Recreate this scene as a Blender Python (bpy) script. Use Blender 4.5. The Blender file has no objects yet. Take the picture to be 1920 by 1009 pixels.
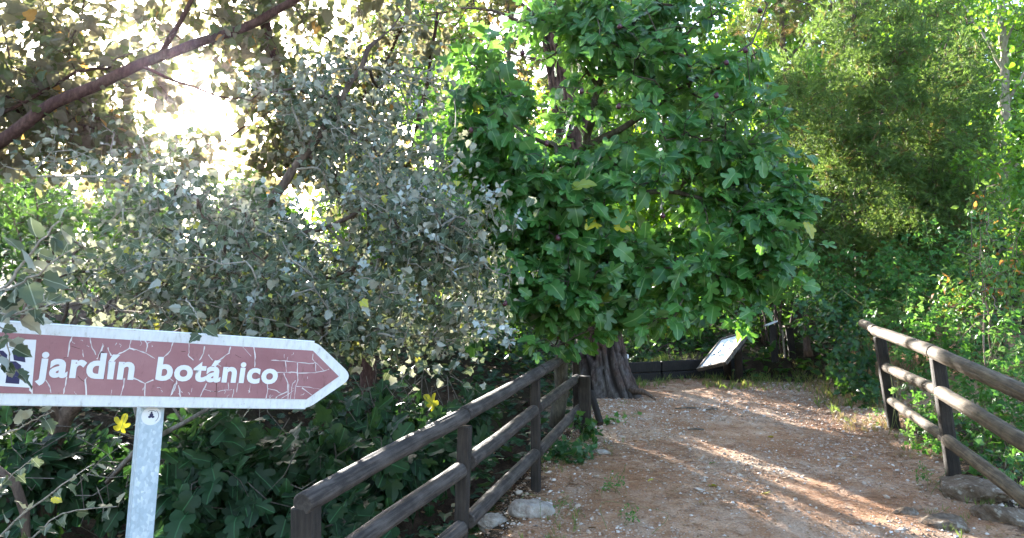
import bpy, bmesh, math, random
import numpy as np
from mathutils import Vector, Matrix, geometry

random.seed(11)
RNG = np.random.default_rng(11)
scene = bpy.context.scene
COL = scene.collection

# ------------------------------------------------------------------ camera
PITCH = math.radians(8.0)
FPX = 1423.0                       # focal length in pixels of a 1920 wide frame
EYE = 1.6 / math.cos(PITCH)
CY, SY = math.cos(PITCH), math.sin(PITCH)
cam_data = bpy.data.cameras.new('camera')
cam_data.sensor_width = 36.0
cam_data.lens = 36.0 * FPX / 1920.0
cam_data.clip_start = 0.05
cam_data.clip_end = 2000.0
cam = bpy.data.objects.new('camera', cam_data)
cam.location = (0, 0, EYE)
cam.rotation_euler = (math.pi / 2 + PITCH, 0, 0)
COL.objects.link(cam)
scene.camera = cam


def P(px, py, d):
    """World point seen at photo pixel px,py at depth d along the view axis."""
    cx = (px - 960.0) / FPX * d
    cy = (504.5 - py) / FPX * d
    return np.array([cx, d * CY - cy * SY, EYE + d * SY + cy * CY])


def pix(p):
    p = np.atleast_2d(p)
    y, z = p[:, 1], p[:, 2] - EYE
    d = y * CY + z * SY
    up = -y * SY + z * CY
    d_ = np.where(d < 0.05, 0.05, d)
    return 960 + FPX * p[:, 0] / d_, 504.5 - FPX * up / d_, d


# ------------------------------------------------------------------ sky, sun, exposure
SUN = P(420, 150, 1.0) - np.array([0, 0, EYE])
SUN = SUN / np.linalg.norm(SUN)
SUN_EL = math.asin(SUN[2])
SUN_AZ = math.atan2(SUN[0], SUN[1])          # clockwise from +Y
world = bpy.data.worlds.new('World')
scene.world = world
world.use_nodes = True
wn = world.node_tree
wn.nodes.clear()
w_out = wn.nodes.new('ShaderNodeOutputWorld')
w_bg = wn.nodes.new('ShaderNodeBackground')
w_sky = wn.nodes.new('ShaderNodeTexSky')
w_sky.sky_type = 'NISHITA'
w_sky.sun_disc = False
w_sky.sun_elevation = SUN_EL
w_sky.sun_rotation = SUN_AZ
w_sky.altitude = 300
w_sky.air_density = 1.0
w_sky.dust_density = 2.0
w_sky.ozone_density = 1.0
w_bg.inputs['Strength'].default_value = 0.12
wn.links.new(w_sky.outputs[0], w_bg.inputs[0])
wn.links.new(w_bg.outputs[0], w_out.inputs[0])

sun_l = bpy.data.lights.new('sun', 'SUN')
sun_l.energy = 5.0
sun_l.angle = math.radians(0.5)
sun_l.color = (1.0, 0.94, 0.85)
sun_o = bpy.data.objects.new('sun', sun_l)
sun_o.rotation_mode = 'QUATERNION'
sun_o.rotation_quaternion = Vector(SUN).to_track_quat('Z', 'Y')
sun_o.location = (-6, 14, 9)
COL.objects.link(sun_o)

scene.view_settings.view_transform = 'Standard'
scene.view_settings.look = 'None'
scene.view_settings.exposure = 3.05
scene.view_settings.gamma = 1.0
scene.view_settings.use_curve_mapping = False
scene.render.engine = 'CYCLES'
scene.cycles.max_bounces = 7
scene.cycles.diffuse_bounces = 4
scene.cycles.glossy_bounces = 2
scene.cycles.transmission_bounces = 5
scene.cycles.transparent_max_bounces = 4
scene.cycles.caustics_reflective = False
scene.cycles.caustics_refractive = False
scene.cycles.sample_clamp_indirect = 6.0
scene.cycles.use_denoising = True

# ------------------------------------------------------------------ small numeric helpers


def sstep(a, b, x):
    t = np.clip((x - a) / (b - a), 0, 1)
    return t * t * (3 - 2 * t)


def _hash(ix, iy, seed):
    n = (ix.astype(np.int64) * 374761393 + iy.astype(np.int64) * 668265263 + seed * 974634541) & 0x7fffffff
    n = ((n ^ (n >> 13)) * 1274126177) & 0x7fffffff
    n = n ^ (n >> 16)
    return (n & 0xffff) / 65535.0


def vnoise(x, y, seed=0):
    x = np.asarray(x, float); y = np.asarray(y, float)
    ix, iy = np.floor(x), np.floor(y)
    fx, fy = x - ix, y - iy
    fx = fx * fx * (3 - 2 * fx); fy = fy * fy * (3 - 2 * fy)
    a = _hash(ix, iy, seed); b = _hash(ix + 1, iy, seed)
    c = _hash(ix, iy + 1, seed); d = _hash(ix + 1, iy + 1, seed)
    return (a * (1 - fx) + b * fx) * (1 - fy) + (c * (1 - fx) + d * fx) * fy - 0.5


def worley(x, y, seed=0):
    """F2-F1 of jittered cells."""
    ix, iy = np.floor(x), np.floor(y)
    f1 = np.full(x.shape, 9.0); f2 = np.full(x.shape, 9.0)
    for ox in (-1, 0, 1):
        for oy in (-1, 0, 1):
            cx, cy = ix + ox, iy + oy
            qx = cx + _hash(cx, cy, seed); qy = cy + _hash(cx, cy, seed + 7)
            d = np.hypot(x - qx, y - qy)
            f2 = np.minimum(f2, np.maximum(f1, d)); f1 = np.minimum(f1, d)
    return f2 - f1


def unit(v):
    v = np.asarray(v, float)
    n = np.linalg.norm(v, axis=-1, keepdims=True)
    return v / np.where(n < 1e-9, 1, n)


# ------------------------------------------------------------------ the lie of the land
PA = math.radians(14.2)
CP, SP = math.cos(PA), math.sin(PA)
TANP = math.tan(PITCH)


def lat(x, y):
    return x * CP - y * SP


def lon(x, y):
    return x * SP + y * CP


WALL_A, WALL_B = P(1160, 716, 10.75), P(1400, 707, 11.3)
WALL_N = unit(np.array([-(WALL_B[1] - WALL_A[1]), WALL_B[0] - WALL_A[0]]))


def ground_z(x, y):
    x = np.asarray(x, float); y = np.asarray(y, float)
    v, w = lat(x, y), lon(x, y)
    z = np.minimum(y, 70) * TANP
    # stream gully under the footbridge, left and right of the path
    near = sstep(1.2, 2.4, w) * (1 - sstep(7.6, 9.2, w))
    left = sstep(-1.32, -2.3, v) * (1 - sstep(-3.6, -5.2, v))
    right = sstep(2.15, 3.3, v) * (1 - sstep(5.0, 7.0, v))
    z = z - near * (1.9 * left + 1.3 * right)
    z = z + 0.5 * sstep(-4.6, -6.2, v) * sstep(2, 4, w)
    z = z + 0.55 * sstep(-1.6, -3.6, v) * sstep(8.5, 10.5, w)
    # bank on the right beyond the bridge, higher ground behind the timber wall
    z = z + sstep(7.2, 11.5, w) * 1.15 * sstep(1.3, 3.4, v) + sstep(8.0, 9.6, w) * 0.6 * sstep(3.2, 6.0, v)
    behind = (x - WALL_A[0]) * WALL_N[0] + (y - WALL_A[1]) * WALL_N[1]
    z = z + 0.24 * sstep(0.05, 0.16, behind) * sstep(-1.4, -0.4, v) * (1 - sstep(1.0, 1.7, v))
    # the wooded hillside behind
    q = np.maximum(0, w - 13.0)
    side = sstep(-0.32, 0.25, x / np.maximum(np.abs(y), 1.0))
    z = z + side * np.minimum(q, 60) * 0.20 + (1 - side) * np.minimum(q, 30) * 0.06
    # relief
    z = z + 0.05 * vnoise(x * 1.1, y * 1.1, 3) + 0.025 * vnoise(x * 3.3, y * 3.3, 4)
    z = z + 0.012 * vnoise(x * 9.0, y * 9.0, 5)
    off = (sstep(-1.1, -1.7, v) + sstep(1.9, 2.5, v)) * (1 - 0.7 * sstep(7.8, 9.0, w))
    z = z + off * (0.22 * vnoise(x * 1.9, y * 1.9, 8) + 0.1 * vnoise(x * 5, y * 5, 9))
    z = z + 0.018 * np.minimum(1 - np.abs(np.clip(v, -1.2, 1.8)) / 1.8, 1)
    return np.where(y < -3, -3 * TANP + (y + 3) * 0.0 , z)


def on_ground(px, py):
    """Ground point seen at a photo pixel (marching along the ray)."""
    d = np.linspace(1.5, 60, 4000)
    pts = np.array([P(px, py, 1.0)]) - np.array([0, 0, EYE])
    pts = pts * d[:, None] + np.array([0, 0, EYE])
    below = pts[:, 2] < ground_z(pts[:, 0], pts[:, 1])
    k = int(np.argmax(below)) if below.any() else len(d) - 1
    p = pts[k].copy(); p[2] = float(ground_z(p[0], p[1]))
    return p


# ------------------------------------------------------------------ materials


class NT:
    def __init__(self, name):
        self.m = bpy.data.materials.new(name)
        self.m.use_nodes = True
        self.t = self.m.node_tree
        self.t.nodes.clear()
        self.out = self.n('ShaderNodeOutputMaterial')

    def n(self, kind, **kw):
        nd = self.t.nodes.new(kind)
        for k, v in kw.items():
            setattr(nd, k, v)
        return nd

    def l(self, a, b):
        self.t.links.new(a, b)

    def coord(self, scale=(1, 1, 1), which='Object'):
        tc = self.n('ShaderNodeTexCoord')
        mp = self.n('ShaderNodeMapping')
        mp.inputs['Scale'].default_value = scale
        self.l(tc.outputs[which], mp.inputs['Vector'])
        return mp.outputs[0]

    def noise(self, vec, scale, detail=4, rough=0.6):
        nd = self.n('ShaderNodeTexNoise')
        nd.inputs['Scale'].default_value = scale
        nd.inputs['Detail'].default_value = detail
        nd.inputs['Roughness'].default_value = rough
        if vec is not None:
            self.l(vec, nd.inputs['Vector'])
        return nd.outputs['Fac']

    def ramp(self, fac, stops):
        nd = self.n('ShaderNodeValToRGB')
        els = nd.color_ramp.elements
        while len(els) < len(stops):
            els.new(0.5)
        for e, (p, c) in zip(els, stops):
            e.position = p
            e.color = (*c, 1) if len(c) == 3 else c
        self.l(fac, nd.inputs[0])
        return nd.outputs[0]

    def mix(self, fac, a, b, blend='MIX'):
        nd = self.n('ShaderNodeMix', data_type='RGBA', blend_type=blend)
        for s, v in ((0, fac), (6, a), (7, b)):
            if isinstance(v, (int, float)):
                nd.inputs[s].default_value = v
            elif isinstance(v, tuple):
                nd.inputs[s].default_value = (*v, 1)
            else:
                self.l(v, nd.inputs[s])
        return nd.outputs[2]

    def math(self, op, a, b=0.0):
        nd = self.n('ShaderNodeMath', operation=op)
        for i, v in enumerate((a, b)):
            if isinstance(v, (int, float)):
                nd.inputs[i].default_value = v
            else:
                self.l(v, nd.inputs[i])
        return nd.outputs[0]

    def surf(self, color, rough=0.7, metal=0.0, spec=0.5, bump=None, bump_s=0.3, bump_d=0.01, trans=None, trans_f=0.0):
        b = self.n('ShaderNodeBsdfPrincipled')
        for key, v in (('Base Color', color), ('Roughness', rough), ('Metallic', metal), ('Specular IOR Level', spec)):
            if isinstance(v, (int, float)):
                b.inputs[key].default_value = v
            elif isinstance(v, tuple):
                b.inputs[key].default_value = (*v, 1)
            else:
                self.l(v, b.inputs[key])
        if bump is not None:
            bp = self.n('ShaderNodeBump')
            bp.inputs['Strength'].default_value = bump_s
            bp.inputs['Distance'].default_value = bump_d
            self.l(bump, bp.inputs['Height'])
            self.l(bp.outputs[0], b.inputs['Normal'])
        res = b.outputs[0]
        if trans is not None:
            tr = self.n('ShaderNodeBsdfTranslucent')
            if isinstance(trans, tuple):
                tr.inputs[0].default_value = (*trans, 1)
            else:
                self.l(trans, tr.inputs[0])
            mx = self.n('ShaderNodeMixShader')
            mx.inputs[0].default_value = trans_f
            self.l(res, mx.inputs[1]); self.l(tr.outputs[0], mx.inputs[2])
            res = mx.outputs[0]
        self.l(res, self.out.inputs[0])
        return self.m


def leaf_material(name, a, b, under=None, trans=(0.2, 0.4, 0.05), tf=0.35, rough=0.42, c=None, c_at=0.93, vein=None, spec=0.3):
    """Two-sided leaf: colours vary from leaf to leaf between a and b, a few are c (yellowing)."""
    m = NT(name)
    at = m.n('ShaderNodeAttribute', attribute_name='rnd')
    oi = m.n('ShaderNodeObjectInfo')
    r = m.math('FRACT', m.math('ADD', at.outputs['Fac'], oi.outputs['Random']))
    stops = [(0.0, a), (0.85, b)]
    if c is not None:
        stops += [(c_at - 0.01, b), (c_at, c)]
    col = m.ramp(r, stops)
    mot = m.noise(m.coord((1, 1, 1)), 60, 2)
    col = m.mix(m.math('MULTIPLY', mot, 0.35), col, (a[0] * 0.5, a[1] * 0.55, a[2] * 0.5))
    if vein is not None:
        lu = m.n('ShaderNodeAttribute', attribute_name='mid')
        vf = m.math('MULTIPLY', m.math('LESS_THAN', m.math('ABSOLUTE', lu.outputs['Fac']), 0.022), 0.75)
        col = m.mix(vf, col, vein)
    if under is not None:
        g = m.n('ShaderNodeNewGeometry')
        col = m.mix(g.outputs['Backfacing'], col, under)
    tcol = m.mix(0.55, trans, m.mix(1.0, col, (2.6, 2.6, 2.0), 'MULTIPLY')) if c is not None else trans
    return m.surf(col, rough, spec=spec, trans=tcol, trans_f=tf)


M = {}
M['fig_leaf'] = leaf_material('fig_leaf', (0.017, 0.082, 0.017), (0.080, 0.222, 0.050), (0.09, 0.18, 0.07), (0.28, 0.55, 0.02), 0.30, 0.42,
                              c=(0.5, 0.42, 0.03), c_at=0.997, vein=(0.2, 0.32, 0.12), spec=0.55)
M['shaded_fig_leaf'] = leaf_material('shaded_fig_leaf', (0.006, 0.024, 0.008), (0.015, 0.050, 0.014), (0.025, 0.055, 0.025), (0.09, 0.2, 0.02), 0.2, 0.55,  # copy of the fig leaf, darkened to put the gully's shade into its colour
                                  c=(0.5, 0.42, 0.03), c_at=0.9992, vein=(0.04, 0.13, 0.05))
M['poplar_leaf'] = leaf_material('poplar_leaf', (0.036, 0.056, 0.027), (0.10, 0.128, 0.07), (0.29, 0.30, 0.255), (0.19, 0.20, 0.09), 0.17, 0.5,
                                 c=(0.42, 0.40, 0.05), c_at=0.965, vein=(0.25, 0.28, 0.2))
M['silver_leaf'] = leaf_material('silver_leaf', (0.26, 0.30, 0.27), (0.42, 0.46, 0.43), (0.5, 0.52, 0.48), (0.3, 0.33, 0.2), 0.15, 0.55)
M['shade_leaf'] = leaf_material('shade_leaf', (0.042, 0.064, 0.022), (0.085, 0.105, 0.040), (0.11, 0.10, 0.075), (0.25, 0.23, 0.09), 0.38, 0.5,
                                c=(0.4, 0.2, 0.05), c_at=0.94)
M['bright_leaf'] = leaf_material('bright_leaf', (0.05, 0.14, 0.012), (0.11, 0.24, 0.02), None, (0.32, 0.56, 0.02), 0.45, 0.45)
M['dark_leaf'] = leaf_material('dark_leaf', (0.02, 0.055, 0.02), (0.045, 0.10, 0.03), None, (0.14, 0.30, 0.03), 0.3, 0.4)
M['ivy_leaf'] = leaf_material('ivy_leaf', (0.018, 0.06, 0.025), (0.04, 0.11, 0.035), None, (0.14, 0.32, 0.03), 0.22, 0.35)
M['bramble_leaf'] = leaf_material('bramble_leaf', (0.025, 0.095, 0.016), (0.065, 0.18, 0.032), (0.10, 0.17, 0.07), (0.24, 0.50, 0.03), 0.32, 0.42,
                                  c=(0.3, 0.17, 0.04), c_at=0.985)
M['red_shrub_leaf'] = leaf_material('red_shrub_leaf', (0.05, 0.12, 0.025), (0.10, 0.17, 0.04), None, (0.30, 0.42, 0.05), 0.35, 0.4,
                                    c=(0.42, 0.12, 0.03), c_at=0.78)
M['far_poplar_leaf'] = leaf_material('far_poplar_leaf', (0.055, 0.15, 0.022), (0.12, 0.26, 0.04), (0.14, 0.24, 0.08), (0.30, 0.54, 0.03), 0.42, 0.4)
M['juniper_leaf'] = leaf_material('juniper_leaf', (0.050, 0.098, 0.028), (0.125, 0.20, 0.055), None, (0.30, 0.42, 0.06), 0.36, 0.6,
                                  c=(0.17, 0.10, 0.045), c_at=0.93)
M['pine_leaf'] = leaf_material('pine_leaf', (0.06, 0.085, 0.025), (0.12, 0.14, 0.04), None, (0.28, 0.28, 0.06), 0.3, 0.5,
                               c=(0.24, 0.12, 0.05), c_at=0.7)
M['grass'] = leaf_material('grass', (0.07, 0.13, 0.025), (0.16, 0.2, 0.06), None, (0.3, 0.4, 0.06), 0.35, 0.5,
                           c=(0.32, 0.25, 0.1), c_at=0.75)
M['dry_grass'] = leaf_material('dry_grass', (0.24, 0.18, 0.08), (0.36, 0.28, 0.14), None, (0.4, 0.3, 0.12), 0.3, 0.6)
M['yellow_leaf'] = leaf_material('yellow_leaf', (0.38, 0.36, 0.06), (0.5, 0.42, 0.08), None, (0.5, 0.45, 0.05), 0.2, 0.5)
M['brown_leaf'] = leaf_material('brown_leaf', (0.20, 0.11, 0.05), (0.32, 0.2, 0.09), None, (0.3, 0.18, 0.06), 0.15, 0.6)


def bark_material(name, a, b, sz=(6, 6, 1.2), scale=6, bump_d=0.02):
    m = NT(name)
    c = m.coord(sz)
    f = m.noise(c, scale, 6, 0.65)
    g = m.noise(m.coord((1, 1, 1)), 2.2, 3)
    col = m.ramp(m.math('ADD', m.math('MULTIPLY', f, 0.75), m.math('MULTIPLY', g, 0.3)),
                 [(0.30, (a[0] * 0.45, a[1] * 0.45, a[2] * 0.45)), (0.48, a), (0.7, b)])
    return m.surf(col, 0.85, spec=0.25, bump=f, bump_s=0.7, bump_d=bump_d)


M['pine_bark'] = bark_material('pine_bark', (0.17, 0.105, 0.075), (0.33, 0.27, 0.24), (5, 5, 1.0), 5, 0.03)
def plated_bark():
    m = NT('plated_pine_bark')
    f = m.noise(m.coord((9, 9, 2)), 6, 7, .7)
    hgt = m.n('ShaderNodeAttribute', attribute_name='height')
    pl_ = m.n('ShaderNodeAttribute', attribute_name='plate')
    grey = m.ramp(f, [(.32, (.055, .046, .044)), (.5, (.095, .083, .08)), (.7, (.17, .155, .15))])
    red = m.ramp(f, [(.32, (.06, .03, .021)), (.5, (.10, .053, .038)), (.7, (.17, .11, .09))])
    big = m.noise(m.coord(), 3, 3)
    k = m.math('ADD', m.math('MULTIPLY', hgt.outputs['Fac'], .8), m.math('MULTIPLY', m.math('SUBTRACT', big, .5), 2.5))
    col = m.mix(m.ramp(k, [(.3, (0, 0, 0)), (.9, (1, 1, 1))]), grey, red)
    col = m.mix(pl_.outputs['Fac'], (.012, .008, .006), col)
    return m.surf(col, .9, spec=.2, bump=f, bump_s=.8, bump_d=.012)


M['plated_bark'] = plated_bark()
M['red_bark'] = bark_material('red_bark', (0.05, 0.022, 0.018), (0.11, 0.06, 0.046), (8, 8, 2.0), 6, 0.006)
M['grey_bark'] = bark_material('grey_bark', (0.10, 0.085, 0.07), (0.22, 0.19, 0.16), (8, 8, 2.0), 6, 0.008)
M['brown_bark'] = bark_material('brown_bark', (0.075, 0.05, 0.038), (0.17, 0.12, 0.09), (8, 8, 2.0), 6, 0.006)
M['fig_bark'] = bark_material('fig_bark', (0.07, 0.06, 0.045), (0.16, 0.14, 0.11), (6, 6, 2.0), 7, 0.005)
M['pale_bark'] = bark_material('pale_bark', (0.28, 0.23, 0.18), (0.48, 0.42, 0.35), (5, 5, 2.0), 5, 0.006)
M['pale_twig'] = bark_material('pale_twig', (0.23, 0.2, 0.16), (0.42, 0.38, 0.33), (8, 8, 8), 12, 0.002)
M['green_twig'] = bark_material('green_twig', (0.12, 0.14, 0.05), (0.22, 0.24, 0.1), (8, 8, 8), 12, 0.002)


def rail_material(name, dark, pale, bias):
    m = NT(name)
    f = m.noise(m.coord((14, 14, 1.0)), 5, 7, 0.7)       # grain along the pole
    g = m.noise(m.coord((1, 1, 1)), 7, 4)
    s = m.math('ADD', m.math('MULTIPLY', f, 0.6), m.math('MULTIPLY', g, 0.45))
    col = m.ramp(s, [(0.34 + bias, (dark[0] * 0.35, dark[1] * 0.35, dark[2] * 0.35)), (0.46 + bias, dark), (0.68 + bias, pale)])
    return m.surf(col, 0.72, spec=0.35, bump=f, bump_s=0.9, bump_d=0.008)


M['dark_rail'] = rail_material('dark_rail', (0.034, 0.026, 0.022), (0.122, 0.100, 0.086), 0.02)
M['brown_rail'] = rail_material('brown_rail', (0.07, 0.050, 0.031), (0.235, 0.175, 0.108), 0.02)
M['dark_post'] = rail_material('dark_post', (0.020, 0.015, 0.012), (0.055, 0.043, 0.034), 0.04)
M['tarred_wood'] = rail_material('tarred_wood', (0.008, 0.007, 0.006), (0.022, 0.018, 0.015), 0.03)
M['cut_end'] = rail_material('cut_end', (0.03, 0.024, 0.02), (0.08, 0.066, 0.056), 0.0)
M['plain_post'] = rail_material('plain_post', (0.16, 0.09, 0.045), (0.3, 0.19, 0.1), 0.0)


def flat(name, col, rough=0.6, var=0.12, scale=8, metal=0.0, spec=0.4):
    m = NT(name)
    f = m.noise(m.coord(), scale, 5)
    c = m.ramp(f, [(0.25, tuple(x * (1 - var * 1.6) for x in col)), (0.6, col), (0.85, tuple(min(1, x * (1 + var)) for x in col))])
    return m.surf(c, rough, metal, spec, bump=f, bump_s=0.1, bump_d=0.002)


def grimy_white():
    m = NT('grimy_white')
    d = m.noise(m.coord((10, 10, 3)), 6, 7, .72)
    g = m.noise(m.coord(), 60, 3, .6)
    col = m.ramp(d, [(.30, (.40, .40, .36)), (.42, (.62, .64, .64)), (.6, (.69, .72, .74))])
    col = m.mix(m.ramp(g, [(.68, (0, 0, 0)), (.74, (.6, .6, .6))]), col, (.30, .27, .22))
    return m.surf(col, .45, spec=.4, bump=d, bump_s=.15, bump_d=.002)


M['white_paint'] = grimy_white()
M['white_print'] = flat('white_print', (0.72, 0.74, 0.77), 0.5, 0.05, 30)
M['crack'] = flat('crack', (0.70, 0.68, 0.68), 0.7, 0.2, 40)
M['dark_crack'] = flat('dark_crack', (0.12, 0.05, 0.05), 0.8, 0.2, 40)
M['navy_print'] = flat('navy_print', (0.03, 0.03, 0.09), 0.5, 0.1, 20)
def faded_maroon():
    m = NT('faded_maroon')
    big = m.noise(m.coord(), 4, 5, .6)
    col = m.ramp(big, [(0.3, (0.25, 0.108, 0.118)), (0.5, (0.315, 0.148, 0.16)), (0.72, (0.38, 0.20, 0.207))])
    scr = m.noise(m.coord((60, 60, 6)), 6, 6, .75)
    col = m.mix(m.ramp(scr, [(0.60, (0, 0, 0)), (0.75, (.5, .5, .5))]), col, (0.5, 0.32, 0.31))
    dirt = m.noise(m.coord((9, 9, 3)), 5, 6, .7)
    col = m.mix(m.ramp(dirt, [(0.28, (.6, .6, .6)), (0.42, (0, 0, 0))]), col, (0.13, 0.06, 0.055))
    return m.surf(col, 0.5, spec=0.4, bump=scr, bump_s=.15, bump_d=.002)


M['maroon'] = faded_maroon()
M['white_cap'] = flat('white_cap', (0.75, 0.76, 0.78), 0.5, 0.08, 20)
M['fig_fruit'] = flat('fig_fruit', (0.075, 0.018, 0.03), 0.4, 0.3, 30)
M['green_fig'] = flat('green_fig', (0.14, 0.24, 0.06), 0.45, 0.2, 30)
def rock_material(name, a, b, c):
    m = NT(name)
    f = m.noise(m.coord(), 9, 8, .7)
    g = m.noise(m.coord(), 45, 5, .75)
    col = m.ramp(m.math('ADD', m.math('MULTIPLY', f, .7), m.math('MULTIPLY', g, .3)), [(.33, a), (.5, b), (.66, c)])
    lich = m.noise(m.coord(), 22, 3, .5)
    col = m.mix(m.ramp(lich, [(.60, (0, 0, 0)), (.66, (.6, .6, .6))]), col, (.42, .40, .34))
    return m.surf(col, .95, spec=.15, bump=m.math('ADD', f, m.math('MULTIPLY', g, .5)), bump_s=1.0, bump_d=.03)


M['stone'] = flat('stone', (0.36, 0.32, 0.29), 0.85, 0.3, 14, spec=0.2)
M['boulder'] = rock_material('boulder', (.07, .05, .035), (.17, .125, .09), (.32, .26, .21))
M['stone'] = rock_material('stone', (.16, .12, .095), (.34, .29, .25), (.52, .48, .44))


def galvanised():
    m = NT('galvanised_steel')
    v = m.n('ShaderNodeTexVoronoi', feature='F1')
    v.inputs['Scale'].default_value = 1.0
    vec = m.coord((110, 110, 70))
    nz = m.n('ShaderNodeMix', data_type='RGBA', blend_type='ADD')
    m.l(vec, v.inputs['Vector'])
    sep = m.n('ShaderNodeSeparateColor'); m.l(v.outputs['Color'], sep.inputs[0])
    big = m.noise(m.coord((1, 1, 1)), 16, 3)
    f = m.math('ADD', m.math('MULTIPLY', sep.outputs[0], 0.5), m.math('MULTIPLY', big, 0.6))
    col = m.ramp(f, [(0.25, (0.34, 0.42, 0.48)), (0.6, (0.41, 0.50, 0.57)), (0.76, (0.51, 0.59, 0.64)), (0.9, (0.68, 0.74, 0.77))])
    rg = m.ramp(f, [(0.2, (0.5, 0.5, 0.5)), (0.8, (0.38, 0.38, 0.38))])
    return m.surf(col, rg, 0.1, 0.5)


M['galvanised'] = galvanised()


def gravel_colours():
    m = NT('gravel_colours')
    at = m.n('ShaderNodeAttribute', attribute_name='rnd')
    oi = m.n('ShaderNodeObjectInfo')
    r = m.math('FRACT', m.math('ADD', at.outputs['Fac'], oi.outputs['Random']))
    col = m.ramp(r, [(0.0, (0.24, 0.145, 0.09)), (0.35, (0.36, 0.24, 0.165)), (0.6, (0.46, 0.36, 0.28)), (0.84, (0.56, 0.48, 0.41)), (1.0, (0.78, 0.74, 0.69))])
    n = m.noise(m.coord(), 40, 3)
    col = m.mix(m.math('MULTIPLY', n, 0.35), col, (0.24, 0.155, 0.1))
    return m.surf(col, 0.85, spec=0.25)


M['gravel'] = gravel_colours()


def needle_colours():
    m = NT('needle_litter')
    at = m.n('ShaderNodeAttribute', attribute_name='rnd')
    col = m.ramp(at.outputs['Fac'], [(0.0, (0.13, 0.05, 0.025)), (0.5, (0.25, 0.11, 0.05)), (0.85, (0.36, 0.19, 0.09)), (1.0, (0.42, 0.30, 0.18))])
    return m.surf(col, 0.7, spec=0.3)


M['needles'] = needle_colours()


def soil_material(name):
    m = NT(name)
    c = m.coord()
    big = m.noise(c, 0.9, 5, 0.65)
    mid = m.noise(c, 7, 6, 0.7)
    fine = m.noise(c, 70, 4, 0.75)
    vor = m.n('ShaderNodeTexVoronoi', feature='F1')
    vor.inputs['Scale'].default_value = 55
    m.l(c, vor.inputs['Vector'])
    base = m.ramp(mid, [(0.32, (0.22, 0.115, 0.065)), (0.48, (0.46, 0.275, 0.165)), (0.66, (0.58, 0.40, 0.275))])
    base = m.mix(m.ramp(big, [(0.42, (0, 0, 0)), (0.62, (1, 1, 1))]), base, (0.35, 0.185, 0.10))
    base = m.mix(m.ramp(big, [(0.30, (1, 1, 1)), (0.42, (0, 0, 0))]), base, (0.56, 0.42, 0.30))
    worn = m.noise(m.coord((1, .45, 1)), 2.6, 4, .6)
    base = m.mix(m.ramp(worn, [(0.5, (0, 0, 0)), (0.66, (.7, .7, .7))]), base, (0.54, 0.40, 0.29))
    off = m.ramp(mid, [(0.3, (0.018, 0.011, 0.008)), (0.5, (0.045, 0.028, 0.018)), (0.72, (0.10, 0.068, 0.045))])  # off-path soil near black, the gully's shade put into its colour
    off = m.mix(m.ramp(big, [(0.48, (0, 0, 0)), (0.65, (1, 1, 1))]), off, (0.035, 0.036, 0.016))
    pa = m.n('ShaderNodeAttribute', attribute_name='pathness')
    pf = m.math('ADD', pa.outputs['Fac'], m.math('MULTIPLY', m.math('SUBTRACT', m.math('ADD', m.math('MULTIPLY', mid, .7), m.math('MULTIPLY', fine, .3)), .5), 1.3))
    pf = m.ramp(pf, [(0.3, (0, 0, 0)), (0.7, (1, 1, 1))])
    sep = m.n('ShaderNodeSeparateColor'); m.l(vor.outputs['Color'], sep.inputs[0])
    peb = m.ramp(sep.outputs[0], [(0.78, (0, 0, 0)), (0.8, (1, 1, 1))])
    core = m.math('LESS_THAN', vor.outputs['Distance'], 0.36)
    base = m.mix(m.math('MULTIPLY', m.math('MULTIPLY', peb, core), 0.6), base, (0.46, 0.39, 0.33))
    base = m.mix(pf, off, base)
    base = m.mix(0.5, base, m.ramp(fine, [(0.32, (0.2, 0.17, 0.16)), (0.66, (1.5, 1.5, 1.5))]), 'MULTIPLY')
    h = m.math('ADD', m.math('MULTIPLY', fine, 0.6), m.math('MULTIPLY', mid, 1.0))
    return m.surf(base, 0.92, spec=0.15, bump=h, bump_s=0.8, bump_d=0.03)


M['soil'] = soil_material('soil')

# ------------------------------------------------------------------ object helpers


def set_props(o, label=None, cat=None, group=None, kind=None):
    if label: o['label'] = label
    if cat: o['category'] = cat
    if group: o['group'] = group
    if kind: o['kind'] = kind
    return o


def mesh_from(name, verts, faces, mat, smooth=False, attrs=None):
    me = bpy.data.meshes.new(name)
    if isinstance(faces, np.ndarray):
        verts = np.asarray(verts, np.float32)
        nf, k = faces.shape
        me.vertices.add(len(verts)); me.vertices.foreach_set('co', verts.ravel())
        me.loops.add(nf * k); me.loops.foreach_set('vertex_index', faces.astype(np.int32).ravel())
        me.polygons.add(nf)
        me.polygons.foreach_set('loop_start', np.arange(0, nf * k, k, dtype=np.int32))
        me.update(calc_edges=True)
        me.validate()
    else:
        me.from_pydata([tuple(map(float, v)) for v in verts], [], faces)
        me.update()
    if attrs:
        for k, a in attrs.items():
            at = me.attributes.new(k, 'FLOAT', 'POINT')
            at.data.foreach_set('value', np.asarray(a, np.float32))
    if mat is not None:
        me.materials.append(mat)
    if smooth:
        me.polygons.foreach_set('use_smooth', np.ones(len(me.polygons), bool))
    return me


def link(name, me, parent=None, kind=None, loc=None):
    o = bpy.data.objects.new(name, me)
    COL.objects.link(o)
    if parent is not None:
        o.parent = parent
    if loc is not None:
        o.location = loc
    if kind:
        o['kind'] = kind
    return o


def thing(name, label, cat, loc, group=None):
    o = bpy.data.objects.new(name, None)
    COL.objects.link(o)
    o.empty_display_size = 0.1
    o.location = [float(v) for v in loc]
    return set_props(o, label, cat, group)


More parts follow.
